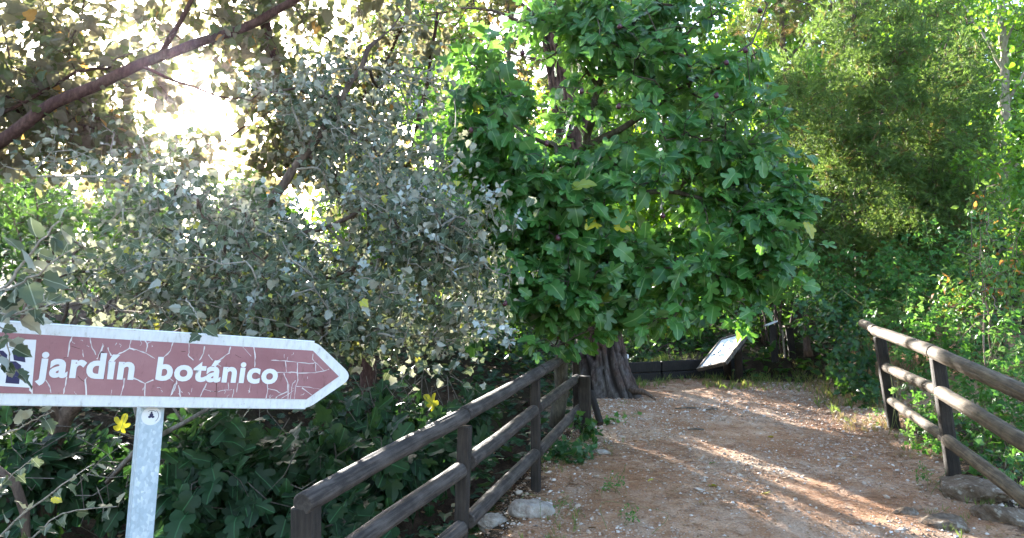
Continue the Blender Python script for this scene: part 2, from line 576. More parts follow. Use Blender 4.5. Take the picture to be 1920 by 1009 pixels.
class Geo:
    """Collects tubes, boxes and sheets, as quads/tris in world space."""
    def __init__(self):
        self.v, self.f = [], []

    def add(self, v, f):
        b = len(self.v)
        self.v += [tuple(map(float, p)) for p in v]
        self.f += [tuple(i + b for i in q) for q in f]
        return self

    def tube(self, pts, rad, sides=6, cap=True):
        pts = np.asarray(pts, float); n = len(pts)
        rad = np.broadcast_to(np.asarray(rad, float), (n,))
        tg = unit(np.gradient(pts, axis=0))
        up = np.array([0, 0, 1.0]) if abs(tg[0][2]) < 0.9 else np.array([1.0, 0, 0])
        a = np.cross(up, tg[0]); a /= np.linalg.norm(a)
        ang = np.arange(sides) * 2 * math.pi / sides
        ca, sa = np.cos(ang)[:, None], np.sin(ang)[:, None]
        rows = []
        for i in range(n):
            a = a - tg[i] * np.dot(a, tg[i]); a /= max(1e-9, np.linalg.norm(a))
            b = np.cross(tg[i], a)
            rows.append(pts[i] + rad[i] * (ca * a + sa * b))
        v = np.concatenate(rows)
        f = []
        for i in range(n - 1):
            for j in range(sides):
                k = (j + 1) % sides
                f.append((i * sides + j, i * sides + k, (i + 1) * sides + k, (i + 1) * sides + j))
        if cap:
            f.append(tuple(range(sides - 1, -1, -1)))
            f.append(tuple((n - 1) * sides + j for j in range(sides)))
        return self.add(v, f)

    def box(self, o, u, v, w):
        """Box from corner o with edge vectors u, v, w."""
        o, u, v, w = (np.asarray(q, float) for q in (o, u, v, w))
        pts = [o, o + u, o + u + v, o + v, o + w, o + u + w, o + u + v + w, o + v + w]
        return self.add(pts, [(0, 3, 2, 1), (4, 5, 6, 7), (0, 1, 5, 4), (1, 2, 6, 5), (2, 3, 7, 6), (3, 0, 4, 7)])

    def build(self, name, mat, parent=None, kind=None, smooth=False, base=None):
        v = np.asarray(self.v, float)
        if base is None:
            base = np.array(parent.location) if parent is not None else np.zeros(3)
        me = mesh_from(name, v - base, self.f, mat, smooth)
        return link(name, me, parent, kind)


def bevel_mesh(me, w, seg=2):
    bm = bmesh.new(); bm.from_mesh(me)
    bmesh.ops.recalc_face_normals(bm, faces=bm.faces)
    bmesh.ops.bevel(bm, geom=bm.edges[:], offset=w, segments=seg, affect='EDGES', profile=0.7)
    bm.to_mesh(me); bm.free(); me.update()


# ------------------------------------------------------------------ leaf templates (2D outline halves, tessellated, folded)


def leaf_template(half, petiole, fold=0.18, droop=0.18, wave=0.04, pw=0.012, seed=0):
    """half: outline from base (0,0) to tip (0,1) on the +x side. Blade starts at y=petiole."""
    rs = np.random.default_rng(seed)
    V, F = [], []
    for sgn in (1, -1):
        pts = [(x * sgn, y) for x, y in half]
        ys = [0.33, 0.66]
        poly = pts + [(0.0, y) for y in reversed(ys) if half[0][1] < y < half[-1][1]]
        vec = [Vector((x, y, 0)) for x, y in poly]
        tris = geometry.tessellate_polygon([vec])
        b = len(V)
        V += poly
        for t in tris:
            a, c, d = t
            ar = (poly[c][0] - poly[a][0]) * (poly[d][1] - poly[a][1]) - (poly[d][0] - poly[a][0]) * (poly[c][1] - poly[a][1])
            F.append((b + a, b + c, b + d) if ar > 0 else (b + a, b + d, b + c))
    V = np.array(V)
    ph = rs.uniform(0, 6.28)
    z = fold * np.abs(V[:, 0]) - droop * V[:, 1] ** 2 + wave * np.sin(7 * V[:, 0] + 5 * V[:, 1] + ph)
    z -= 0.35 * fold * V[:, 0] ** 2
    mid = V[:, 0].copy()
    V3 = np.column_stack([V[:, 0], V[:, 1] + petiole, z])
    b = len(V3)
    pet = np.array([(-pw, 0, -0.25 * petiole), (pw, 0, -0.25 * petiole), (pw, petiole * 1.02, 0), (-pw, petiole * 1.02, 0)])
    V3 = np.vstack([V3, pet])
    mid = np.concatenate([mid, np.zeros(4)])
    F += [(b, b + 1, b + 2), (b, b + 2, b + 3)]
    return V3, np.array(F), mid


FIG_HALF = [(0, 0.06), (0.10, -0.06), (0.24, -0.07), (0.37, 0.03), (0.40, 0.15), (0.30, 0.21), (0.20, 0.27), (0.34, 0.34), (0.47, 0.47),
            (0.52, 0.60), (0.45, 0.68), (0.33, 0.64), (0.17, 0.50), (0.21, 0.66), (0.22, 0.80), (0.15, 0.93), (0.06, 1.0), (0, 1.02)]
FIG_HALF2 = [(0, 0.04), (0.14, -0.08), (0.32, -0.02), (0.42, 0.14), (0.40, 0.30), (0.29, 0.36), (0.43, 0.50), (0.44, 0.64), (0.33, 0.68), (0.24, 0.62),
             (0.26, 0.78), (0.18, 0.92), (0.08, 0.99), (0, 1.0)]
POP_HALF = [(0, 0), (0.2, -0.03), (0.36, 0.08), (0.33, 0.2), (0.40, 0.28), (0.52, 0.46), (0.38, 0.5), (0.28, 0.54), (0.26, 0.68), (0.15, 0.78), (0.12, 0.9), (0, 1.0)]
POP_HALF2 = [(0, 0), (0.22, 0.0), (0.38, 0.16), (0.34, 0.3), (0.42, 0.45), (0.30, 0.55), (0.27, 0.7), (0.14, 0.82), (0, 1.0)]
OVATE = [(0, 0), (0.2, 0.12), (0.3, 0.38), (0.24, 0.62), (0.11, 0.86), (0, 1.0)]
HEART = [(0, 0.03), (0.14, -0.07), (0.33, 0.0), (0.42, 0.22), (0.34, 0.5), (0.16, 0.8), (0, 1.0)]
IVY = [(0, 0.06), (0.2, -0.06), (0.42, 0.1), (0.3, 0.25), (0.44, 0.48), (0.24, 0.55), (0.12, 0.8), (0, 1.0)]
SMALL = [(0, 0), (0.27, 0.35), (0.2, 0.7), (0, 1.0)]


def blade_cluster(n, length, width, spread, seed, along=0.0, tri=False):
    """A spray of narrow blades from one point (conifer shoots, grass)."""
    rs = np.random.default_rng(seed)
    V, F = [], []
    for i in range(n):
        a = rs.uniform(0, 2 * math.pi)
        s = spread * rs.uniform(0.3, 1.0)
        d = unit(np.array([math.cos(a) * s, 1.0, math.sin(a) * s]))
        o = np.array([0, along * i / n, 0])
        side = unit(np.cross(d, rs.normal(size=3))) * width
        L = length * rs.uniform(0.6, 1.1)
        b = len(V)
        if tri:
            V += [o - side * 1.3, o + side * 1.3, o + d * L]
            F += [(b, b + 1, b + 2)]
            continue
        V += [o - side, o + side, o + d * L * 0.6 + side * 0.8 + np.array([0, 0, -0.03 * L]), o + d * L + np.array([0, 0, -0.12 * L])]
        F += [(b, b + 1, b + 2), (b, b + 2, b + 3)]
    V = np.array(V)
    return V, np.array(F), np.full(len(V), 0.5)


def trifoliate(half, seed):
    V, F, Mi = [], [], []
    for ang, s, oy in ((0, 1.0, 0.45), (1.15, 0.8, 0.4), (-1.15, 0.8, 0.4)):
        v, f, mi = leaf_template(half, 0.08, 0.22, 0.25, 0.04, 0.01, seed)
        c, sn = math.cos(ang), math.sin(ang)
        v = v * s * 0.62
        w = np.column_stack([v[:, 0] * c + v[:, 1] * sn, -v[:, 0] * sn + v[:, 1] * c + oy, v[:, 2]])
        F.append(f + sum(len(q) for q in V)); V.append(w); Mi.append(mi)
    b = sum(len(q) for q in V)
    V.append(np.array([(-0.01, 0, -0.1), (0.01, 0, -0.1), (0.01, 0.5, 0), (-0.01, 0.5, 0)]))
    F.append(np.array([(b, b + 1, b + 2), (b, b + 2, b + 3)])); Mi.append(np.zeros(4))
    return np.vstack(V), np.vstack(F), np.concatenate(Mi)


TPL = {
    'fig': [leaf_template(FIG_HALF, 0.38, 0.22, 0.22, 0.05, 0.012, 1), leaf_template(FIG_HALF2, 0.3, 0.1, 0.3, 0.05, 0.012, 2),
            leaf_template(FIG_HALF, 0.42, 0.34, 0.1, 0.06, 0.012, 3), leaf_template(FIG_HALF2, 0.36, 0.28, 0.38, 0.06, 0.012, 4)],
    'poplar': [leaf_template(POP_HALF, 0.35, 0.3, 0.15, 0.05, 0.015, 5), leaf_template(POP_HALF2, 0.3, 0.15, 0.3, 0.06, 0.015, 6),
               leaf_template(POP_HALF, 0.4, 0.45, 0.35, 0.06, 0.015, 7), leaf_template(POP_HALF2, 0.35, 0.5, 0.05, 0.05, 0.015, 8)],
    'ovate': [leaf_template(OVATE, 0.15, 0.25, 0.2, 0.04, 0.012, 9), leaf_template(OVATE, 0.12, 0.4, 0.3, 0.04, 0.012, 10)],
    'heart': [leaf_template(HEART, 0.3, 0.25, 0.2, 0.04, 0.012, 11), leaf_template(HEART, 0.35, 0.1, 0.3, 0.05, 0.012, 12)],
    'ivy': [leaf_template(IVY, 0.25, 0.2, 0.2, 0.04, 0.012, 13), leaf_template(IVY, 0.3, 0.3, 0.1, 0.04, 0.012, 14)],
    'small': [leaf_template(SMALL, 0.1, 0.3, 0.2, 0.0, 0.01, 15)],
    'chip': [(np.array([(0, 0, 0), (.3, .42, .1), (0, 1.0, -.12), (-.3, .42, .1)]), np.array([(0, 1, 2), (0, 2, 3)]), np.array([0, .3, 0, .3])),
             (np.array([(0, 0, 0), (.25, .5, .16), (.05, 1.0, -.2), (-.33, .4, .05)]), np.array([(0, 1, 2), (0, 2, 3)]), np.array([0, .3, 0, .3]))],
    'bramble': [trifoliate(OVATE, 16), trifoliate(HEART, 17)],
    'spray': [blade_cluster(15, 0.55, 0.028, 0.8, s, 0.8, True) for s in (18, 19, 20)],
    'needle': [blade_cluster(16, 1.0, 0.012, 1.0, s, 0.25, True) for s in (21, 22)],
    'grass': [blade_cluster(7, 1.0, 0.016, 0.6, s) for s in (23, 24, 25)],
}
TPL_MESH = {}


def tpl_mesh(kind, k, mat):
    key = (kind, k, mat.name)
    if key not in TPL_MESH:
        v, f, mid = TPL[kind][k]
        TPL_MESH[key] = mesh_from('leaf', v, f, mat, False, {'mid': mid})
    return TPL_MESH[key]


def frames(dirs, norms):
    y = unit(dirs)
    z = norms - y * np.sum(norms * y, axis=1, keepdims=True)
    z = unit(z)
    x = np.cross(y, z)
    return np.stack([x, y, z], axis=2)                     # columns


def merged_leaves(name, kind, pos, R, scale, mat, parent=None, okind=None):
    """All the given leaves as one mesh."""
    tp = TPL[kind]
    which = RNG.integers(0, len(tp), len(pos))
    Vs, Fs, rn, md = [], [], [], []
    base = 0
    off = np.array(parent.location) if parent is not None else np.zeros(3)
    for k, (v, f, mid) in enumerate(tp):
        idx = np.nonzero(which == k)[0]
        if not len(idx):
            continue
        w = np.einsum('nij,mj->nmi', R[idx], v) * scale[idx][:, None, None] + (pos[idx] - off)[:, None, :]
        nv = len(v)
        Vs.append(w.reshape(-1, 3))
        Fs.append((f[None] + (np.arange(len(idx)) * nv)[:, None, None]).reshape(-1, 3) + base)
        rn.append(np.repeat(RNG.random(len(idx)), nv)); md.append(np.tile(mid, len(idx)))
        base += len(idx) * nv
    if not Vs:
        return None
    me = mesh_from(name, np.vstack(Vs), np.vstack(Fs), mat, False, {'rnd': np.concatenate(rn), 'mid': np.concatenate(md)})
    return link(name, me, parent, okind)


# gaps in the canopy through which the low sun reaches the ground, the rails and a few leaves
GAPS = []


def gap(px, py, d, r, r1=None):
    GAPS.append((P(px, py, d) if d else on_ground(px, py), r))


def keep(pos, pad=0.0):
    ok = np.ones(len(pos), bool)
    for c, r in GAPS:
        w = pos - c
        t = w @ SUN
        dd = np.linalg.norm(w - t[:, None] * SUN, axis=1)
        ok &= ~((t > 0.25) & (dd < r + pad) & (RNG.random(len(pos)) > (0.14 if r > .17 else 0.03)))
    return ok


def put_leaves(root, kind, pos, dirs, norms, scale, mat, singles=0, gapped=True, part='leaves', single_name='leaf'):
    if gapped:
        k = keep(pos + unit(dirs) * scale[:, None] * 0.6, 0.03)
        pos, dirs, norms, scale = pos[k], dirs[k], norms[k], scale[k]
    R = frames(dirs, norms)
    if singles:
        px, py, d = pix(pos)
        vis = (px > -30) & (px < 1950) & (py > -30) & (py < 1040) & (d > 0.3)
        score = np.where(vis, scale / np.maximum(d, 0.3), -1) * (0.75 + 0.25 * RNG.random(len(d)))
        order = np.argsort(-score)[:singles]
        order = order[score[order] > 0]
        sel = np.zeros(len(pos), bool); sel[order] = True
        base = np.array(root.location)
        nt = len(TPL[kind])
        for i in order:
            o = bpy.data.objects.new(single_name, tpl_mesh(kind, int(RNG.integers(nt)), mat))
            m4 = np.eye(4); m4[:3, :3] = R[i] * scale[i]; m4[:3, 3] = pos[i] - base
            o.matrix_basis = Matrix(m4.tolist())
            o.parent = root
            COL.objects.link(o)
        pos, R, scale = pos[~sel], R[~sel], scale[~sel]
    if len(pos):
        merged_leaves(part, kind, pos, R, scale, mat, root, 'stuff')


def ellipsoids(specs, n):
    """n points through ellipsoids (px, py, depth, rx_px, ry_px, r_depth_m[, weight])."""
    wts = np.array([s[3] * s[4] * (s[6] if len(s) > 6 else 1) for s in specs], float); wts /= wts.sum()
    out = []
    for s, w in zip(specs, wts):
        k = max(1, int(round(n * w)))
        q = unit(RNG.normal(size=(k, 3))) * (RNG.random(k) ** 0.42)[:, None]
        c = P(s[0], s[1], s[2])
        m = s[2] / FPX
        out.append(np.column_stack([c[0] + q[:, 0] * s[3] * m, c[1] + q[:, 1] * s[5], c[2] + q[:, 2] * s[4] * m]))
    return np.vstack(out)


def grow(limbs, targets, seg=0.14, bow=0.12, r_tip=0.003, expo=0.46, trunk_cost=0.25):
    """Limb polylines [(points, radius0, radius1)] plus twigs that reach every target from the nearest wood."""
    pos, par, rad = [], [], []
    for pts, r0, r1 in limbs:
        pts = np.asarray(pts, float)
        L = np.concatenate([[0], np.cumsum(np.linalg.norm(np.diff(pts, axis=0), axis=1))])
        n = max(3, int(L[-1] / seg) + 1)
        s = np.linspace(0, L[-1], n)
        c = np.column_stack([np.interp(s, L, pts[:, k]) for k in range(3)])
        for _ in range(2):
            c[1:-1] = (c[:-2] + 2 * c[1:-1] + c[2:]) / 4
        c[1:-1] += RNG.normal(size=(n - 2, 3)) * seg * 0.07
        prev = -1
        if pos:
            dd = np.linalg.norm(np.array(pos) - c[0], axis=1)
            k = int(np.argmin(dd))
            if dd[k] < 0.5: prev = k
        for i in range(n):
            pos.append(c[i]); par.append(prev); rad.append(r0 + (r1 - r0) * i / (n - 1))
            prev = len(pos) - 1
    nl = len(pos)
    A = np.array(pos)
    dist = np.min(np.linalg.norm(targets[:, None, :] - A[None], axis=2), axis=1)
    order = np.argsort(dist)
    cap = nl + len(targets) * 14
    buf = np.zeros((cap, 3)); buf[:nl] = A; n = nl
    par = list(par); depth = [0.0] * nl
    tips = []
    for ti in order:
        t = targets[ti]
        d = np.linalg.norm(buf[:n] - t, axis=1) + trunk_cost * np.array(depth[:n])
        k = int(np.argmin(d))
        a = buf[k]
        L = np.linalg.norm(t - a)
        m = min(12, max(1, int(math.ceil(L / seg))))
        off = unit(np.cross(t - a, RNG.normal(size=3))) * L * bow * RNG.uniform(-1, 1)
        off[2] += L * bow * 0.5
        prev = k
        for j in range(1, m + 1):
            f = j / m
            buf[n] = a + (t - a) * f + off * math.sin(math.pi * f) + RNG.normal(size=3) * seg * (0.10 if j < m else 0)
            par.append(prev); rad.append(0.0); depth.append(depth[prev] + L / m)
            prev = n; n += 1
        tips.append(prev)
    pos = buf[:n]
    cnt = np.zeros(n)
    for t in tips:
        cnt[t] += 1
    for i in range(n - 1, -1, -1):
        if par[i] >= 0 and par[i] < i: cnt[par[i]] += cnt[i]
    rr = r_tip * np.maximum(cnt, 1) ** expo
    rr[:nl] = np.array(rad[:nl])
    for i in range(nl, n):
        rr[i] = min(rr[i], rr[par[i]] * 0.92) if par[i] >= 0 else rr[i]
    return pos, np.array(par), rr, np.array(tips), cnt, nl


def wood(root, skel, mat, twig_mat=None, big=0.02, main='branch', max_big=14, gapped=True):
    pos, par, rr, tips, cnt, nl = skel
    n = len(pos)
    kids = [[] for _ in range(n)]
    for i, p in enumerate(par):
        if p >= 0: kids[p].append(i)
    starts = [i for i in range(n) if par[i] < 0]
    chains = []
    stack = list(starts)
    while stack:
        s = stack.pop()
        ch = ([par[s]] if par[s] >= 0 else []) + [s]
        c = s
        while kids[c]:
            ks = sorted(kids[c], key=lambda q: -(rr[q] + 1e-6 * cnt[q]))
            stack += ks[1:]
            c = ks[0]; ch.append(c)
        chains.append(ch)
    bigs, rest = [], Geo()
    chains.sort(key=lambda ch: -rr[ch[min(1, len(ch) - 1)]])
    for k, ch in enumerate(chains):
        r = rr[ch].copy()
        if len(ch) > 1: r[0] = min(r[0], r[1] * 1.15)
        r[-1] *= 0.6
        if k < max_big and r[0] >= big:
            g = Geo().tube(pos[ch], r, 9 if r[0] > 0.03 else 7)
            g.build('trunk' if k == 0 and main == 'trunk' else 'branch', mat, root, smooth=True)
        else:
            if gapped and r[0] < 0.012:
                if not keep(pos[ch[-1:]])[0]: continue
            rest.tube(pos[ch], r, 5 if r[0] > 0.01 else 3, cap=False)
    if rest.v:
        rest.build('twigs', twig_mat or mat, root, 'stuff', smooth=True)
    return pos, par, rr, tips


def tip_leaves(skel, per_tip, scale, spread=0.10, up=0.8, out=0.5, droop=0.3, face=0.0, jit=0.35, back=0.25):
    """Leaf positions/directions/normals round every twig tip."""
    pos, par, rr, tips, cnt, nl = skel
    P0 = pos[tips]; P1 = pos[par[tips]]
    d = unit(P0 - P1)
    k = per_tip
    n = len(tips) * k
    base = np.repeat(P0, k, axis=0); ax = np.repeat(d, k, axis=0)
    t = RNG.random(n)[:, None] * spread
    base = base - ax * t + RNG.normal(size=(n, 3)) * spread * back
    rad = RNG.normal(size=(n, 3)); rad -= ax * np.sum(rad * ax, axis=1, keepdims=True); rad = unit(rad)
    dirs = unit(rad * 0.9 + ax * 0.55 + np.array([0, 0, -droop]))
    cen = pos[tips].mean(axis=0)
    outw = unit(base - cen)
    norm = np.array([0, 0, up]) + outw * out + np.array([0, -face, 0]) + RNG.normal(size=(n, 3)) * jit
    s = scale * RNG.uniform(0.42, 1.25, n)
    return base, dirs, norm, s


def tree(name, label, cat, base, limbs, targets, leaf, mat, per_tip, scale, bark, twig=None, singles=0, group=None, big=0.02, main='trunk', seg=0.14, gapped=True,
         r_tip=0.003, spread=0.12, bow=0.12, clump=None, **kw):
    root = thing(name, label, cat, base, group)
    if clump:
        q = targets * clump[0]
        targets = targets[vnoise(q[:, 0] + .6 * q[:, 1], q[:, 2] - .4 * q[:, 1], 91) > clump[1]]
    if gapped:
        targets = targets[keep(targets)]
    sk = grow(limbs, targets, seg, bow=bow, r_tip=r_tip)
    wood(root, sk, bark, twig, big, main, gapped=gapped)
    p, d, n, s = tip_leaves(sk, per_tip, scale, spread, **kw)
    put_leaves(root, leaf, p, d, n, s, mat, singles, gapped)
    return root, sk


# ------------------------------------------------------------------ where the sun gets through
for q in [(1690, 636, 6.9, .28), (1735, 655, 6.05, .3), (1662, 625, 7.3, .08), (1700, 704, 6.8, .1), (1790, 745, 5.5, .2), (1720, 780, 6.7, .25), (1765, 815, 5.9, .18),
          (1900, 820, 4.45, .16), (1910, 925, 4.4, .16),
          (1350, 745, 0, .32), (1290, 738, 0, .22), (1425, 728, 0, .22), (1565, 772, 0, .17), (1625, 788, 0, .18), (1500, 888, 0, .2), (1580, 908, 0, .22), (1660, 938, 0, .22), (1600, 985, 0, .15),
          (1480, 690, 0, .22), (1540, 690, 0, .2), (1335, 670, 10.75, .25), (1378, 645, 10.75, .25), (1355, 660, 10.75, .25), (1190, 716, 10.6, .18), (1250, 716, 10.6, .2),
          (1325, 580, 6.6, .14), (1378, 600, 6.6, .13), (1408, 492, 6.6, .10), (1075, 690, 7.4, .1),
          (1620, 700, 7.8, .12), (1690, 735, 6.9, .12), (880, 290, 8.5, .3), (660, 80, 8.5, .3),
          (1600, 120, 10.6, .3), (1720, 250, 10.6, .3), (1520, 280, 10.7, .3), (1560, 330, 10.6, .25), (1660, 400, 10.5, .3), (1840, 80, 12.2, .6), (1890, 250, 12.0, .5), (1850, 430, 7.9, .3), (1760, 560, 8.2, .3), (1640, 540, 8.8, .3), (1880, 640, 6.8, .25), (1780, 100, 11, .4)]:
    gap(q[0], q[1], q[2], q[3] * (1.5 if q[2] == 0 else 1.15))
for _ in range(26):
    gap(RNG.uniform(1420, 1920), RNG.uniform(-20, 620), RNG.uniform(10.5, 13), RNG.uniform(.18, .36))
for _ in range(14):
    gap(RNG.uniform(620, 1420), RNG.uniform(-20, 480), RNG.uniform(11.5, 15), RNG.uniform(.25, .5))

# ================================================================== GROUND
def axis(lo, hi, step, far, g=1.16):
    core = list(np.arange(lo, hi + 1e-6, step))
    a, s = [], step
    x = lo
    while x > -far:
        s *= g; x -= s; a.append(x)
    b, s, x = [], step, hi
    while x < far:
        s *= g; x += s; b.append(x)
    return np.array(a[::-1] + core + b)


GX, GY = axis(-4.5, 6.5, 0.055, 110), axis(1.2, 13.5, 0.055, 110)
gx, gy = np.meshgrid(GX, GY)
gz = ground_z(gx, gy)
gverts = np.column_stack([gx.ravel(), gy.ravel(), gz.ravel()])
nx, ny = len(GX), len(GY)
ii = np.arange(nx - 1)[None, :] + np.arange(ny - 1)[:, None] * nx
gfaces = np.stack([ii, ii + 1, ii + 1 + nx, ii + nx], axis=2).reshape(-1, 4)
fc = gverts[gfaces].mean(axis=1)
fv, fw = lat(fc[:, 0], fc[:, 1]), lon(fc[:, 0], fc[:, 1])
edge_l = -1.05 + 0.5 * vnoise(fc[:, 0] * 1.3, fc[:, 1] * 1.3, 21) - 0.6 * sstep(8.6, 10.6, fw)
edge_r = 1.72 + 0.5 * vnoise(fc[:, 0] * 1.3, fc[:, 1] * 1.3, 22)
on_path = (fv > edge_l) & (fv < edge_r) & (fw > -4) & (fw < 11.0)
vv_, vw_ = lat(gverts[:, 0], gverts[:, 1]), lon(gverts[:, 0], gverts[:, 1])
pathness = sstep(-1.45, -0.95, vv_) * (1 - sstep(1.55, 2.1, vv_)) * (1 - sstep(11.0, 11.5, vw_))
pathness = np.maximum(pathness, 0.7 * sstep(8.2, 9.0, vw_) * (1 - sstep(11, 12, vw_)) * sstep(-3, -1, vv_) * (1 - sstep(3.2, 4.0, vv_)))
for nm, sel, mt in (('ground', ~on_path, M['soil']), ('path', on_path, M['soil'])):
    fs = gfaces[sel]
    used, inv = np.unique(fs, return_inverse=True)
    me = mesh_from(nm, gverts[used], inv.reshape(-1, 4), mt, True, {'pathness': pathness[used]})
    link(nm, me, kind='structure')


def scatter_ground(n, pxr, pyr, test=None):
    """Random ground points seen in a photo region."""
    out = []
    while len(out) < n:
        # uniform over the ground rather than over the picture
        x = RNG.uniform(-4.5, 6.5, n * 2); y = RNG.uniform(2.8, 13, n * 2)
        z = ground_z(x, y)
        px, py, d = pix(np.column_stack([x, y, z]))
        ok = (px > pxr[0]) & (px < pxr[1]) & (py > pyr[0]) & (py < pyr[1])
        if test is not None: ok &= test(x, y)
        out += list(np.column_stack([x, y, z])[ok])
        if not ok.any(): break
    return np.array(out[:n])


def in_path(x, y, pad=0.35):
    v, w = lat(x, y), lon(x, y)
    return (v > -1.25 - pad) & (v < 1.95 + pad) & (w < 11.5)


# loose stones: small gravel as one mass, the larger ones one by one
def pebble(seed, sub=1):
    rs = np.random.default_rng(seed)
    bm = bmesh.new(); bmesh.ops.create_icosphere(bm, subdivisions=sub, radius=1.0)
    v = np.array([q.co[:] for q in bm.verts]); f = np.array([[q.index for q in fa.verts] for fa in bm.faces])
    bm.free()
    for _ in range(3):
        nrm = unit(rs.normal(size=3)); c = rs.uniform(0.35, 0.8)
        h = v @ nrm
        v = v - np.outer(np.maximum(0, h - c), nrm)
    v = v * (1 + 0.16 * rs.normal(size=(len(v), 1)))
    v[:, 2] *= rs.uniform(0.45, 0.75); v[:, 0] *= rs.uniform(0.9, 1.3)
    return v, f


PEB = [pebble(s, 0 if s < 0 else 1) for s in range(5)]
TPL['pebble'] = []
for s in range(4):
    bm = bmesh.new(); bmesh.ops.create_icosphere(bm, subdivisions=1, radius=1.0)
    bmesh.ops.decimate if False else None
    v = np.array([q.co[:] for q in bm.verts]); f = np.array([[q.index for q in fa.verts] for fa in bm.faces]); bm.free()
    if True:
        t = (1 + 5 ** 0.5) / 2
        v = np.array([(-1, t, 0), (1, t, 0), (-1, -t, 0), (1, -t, 0), (0, -1, t), (0, 1, t), (0, -1, -t), (0, 1, -t), (t, 0, -1), (t, 0, 1), (-t, 0, -1), (-t, 0, 1)]) / 1.9
        f = np.array([(0, 11, 5), (0, 5, 1), (0, 1, 7), (0, 7, 10), (0, 10, 11), (1, 5, 9), (5, 11, 4), (11, 10, 2), (10, 7, 6), (7, 1, 8), (3, 9, 4), (3, 4, 2), (3, 2, 6), (3, 6, 8), (3, 8, 9), (4, 9, 5), (2, 4, 11), (6, 2, 10), (8, 6, 7), (9, 8, 1)])
    v = np.array([(1, 0, 0), (.31, .95, 0), (-.81, .59, 0), (-.81, -.59, 0), (.31, -.95, 0), (.1, .15, 1.0)], float)
    f = np.array([(0, 1, 5), (1, 2, 5), (2, 3, 5), (3, 4, 5), (4, 0, 5)])
    if s % 2:
        v = np.array([(1, 0, -.2), (0, 1, -.2), (-1, 0, -.2), (0, -1, -.2), (.5, .4, .9), (-.45, .4, 1.0), (0, -.55, .8)], float)
        f = np.array([(4, 5, 6), (0, 1, 4), (1, 5, 4), (1, 2, 5), (2, 6, 5), (2, 3, 6), (3, 0, 6), (0, 4, 6)])
    rs = np.random.default_rng(60 + s)
    v = v * (1 + 0.2 * rs.normal(size=(len(v), 1))); v[:, 2] *= 0.55
    TPL['pebble'].append((v, f, np.zeros(len(v))))

gp = scatter_ground(37000, (880, 1960), (690, 1060), lambda x, y: in_path(x, y, 0.3) & (RNG.random(len(x)) < np.clip(0.22 + 1.7 * (vnoise(x * 1.3, y * 1.3, 31) + 0.1) + 0.5 * np.exp(-((lat(x, y) + 1.0) / 0.5) ** 2), 0.04, 1)))
n = len(gp)
ang = RNG.uniform(0, 6.28, n)
sc = 0.0050 * np.exp(RNG.normal(0, 0.6, n)); sc = np.clip(sc, 0.0022, 0.022)
gp[:, 2] += sc * 0.15
merged_leaves('gravel', 'pebble', gp, frames(np.column_stack([np.cos(ang), np.sin(ang), 0 * ang]), np.tile([0, 0, 1.0], (n, 1)) + RNG.normal(size=(n, 3)) * 0.3), sc, M['gravel'], None, 'stuff')

# pine needles and bark crumbs on the path
TPL['straw'] = [(np.array([(-0.012, 0, 0), (0.012, 0, 0), (0.012, 0.5, 0.03), (-0.012, 0.5, 0.03), (0, 1.0, 0)]), np.array([(0, 1, 2), (0, 2, 3), (3, 2, 4)]), np.zeros(5))]
npt = scatter_ground(24000, (860, 1960), (690, 1060), lambda x, y: in_path(x, y, 0.5) & (RNG.random(len(x)) < np.clip(0.5 + 1.6 * vnoise(x * 0.9, y * 0.9, 33), 0.08, 1)))
n = len(npt); ang = RNG.uniform(0, 6.28, n); npt[:, 2] += RNG.uniform(0.004, 0.012, n)
merged_leaves('pine_needle_litter', 'straw', npt, frames(np.column_stack([np.cos(ang), np.sin(ang), RNG.normal(0, 0.12, n)]), np.tile([0, 0, 1.0], (n, 1)) + RNG.normal(size=(n, 3)) * 0.4), RNG.uniform(0.06, 0.14, n), M['needles'], None, 'stuff')

STONE_MESH = []
for s in range(6):
    v, f = pebble(80 + s, 2)
    STONE_MESH.append(mesh_from('stone', v, f, M['gravel'], False))
sp = scatter_ground(150, (890, 1950), (715, 1005), lambda x, y: in_path(x, y, 0.2) & (RNG.random(len(x)) < np.clip(0.12 + 0.9 * np.exp(-((lat(x, y) + 1.0) / 0.45) ** 2) + 0.5 * np.exp(-((lat(x, y) - 1.6) / 0.4) ** 2), 0, 1)))
for p in sp:
    o = link('stone', STONE_MESH[int(RNG.integers(6))])
    s = float(np.clip(0.016 * np.exp(RNG.normal(0, 0.4)), 0.01, 0.034))
    o.location = (p[0], p[1], p[2] + s * 0.2); o.scale = (s * RNG.uniform(0.8, 1.3), s, s * RNG.uniform(0.6, 1))
    o.rotation_euler = (RNG.uniform(-.3, .3), RNG.uniform(-.3, .3), RNG.uniform(0, 6.28))
    v_, w_ = lat(p[0], p[1]), lon(p[0], p[1])
    if v_ < -.55: lb, gr = 'small loose stone in the strip along the left fence', 'loose stones by the left fence'
    elif v_ > 1.25: lb, gr = 'small loose stone along the right verge of the path', 'loose stones on the right verge'
    elif w_ > 7.3: lb, gr = 'small loose stone on the far half of the open path', 'loose stones on the far path'
    else: lb, gr = 'small loose stone on the near half of the open path', 'loose stones on the near path'
    set_props(o, lb, 'stone', gr)


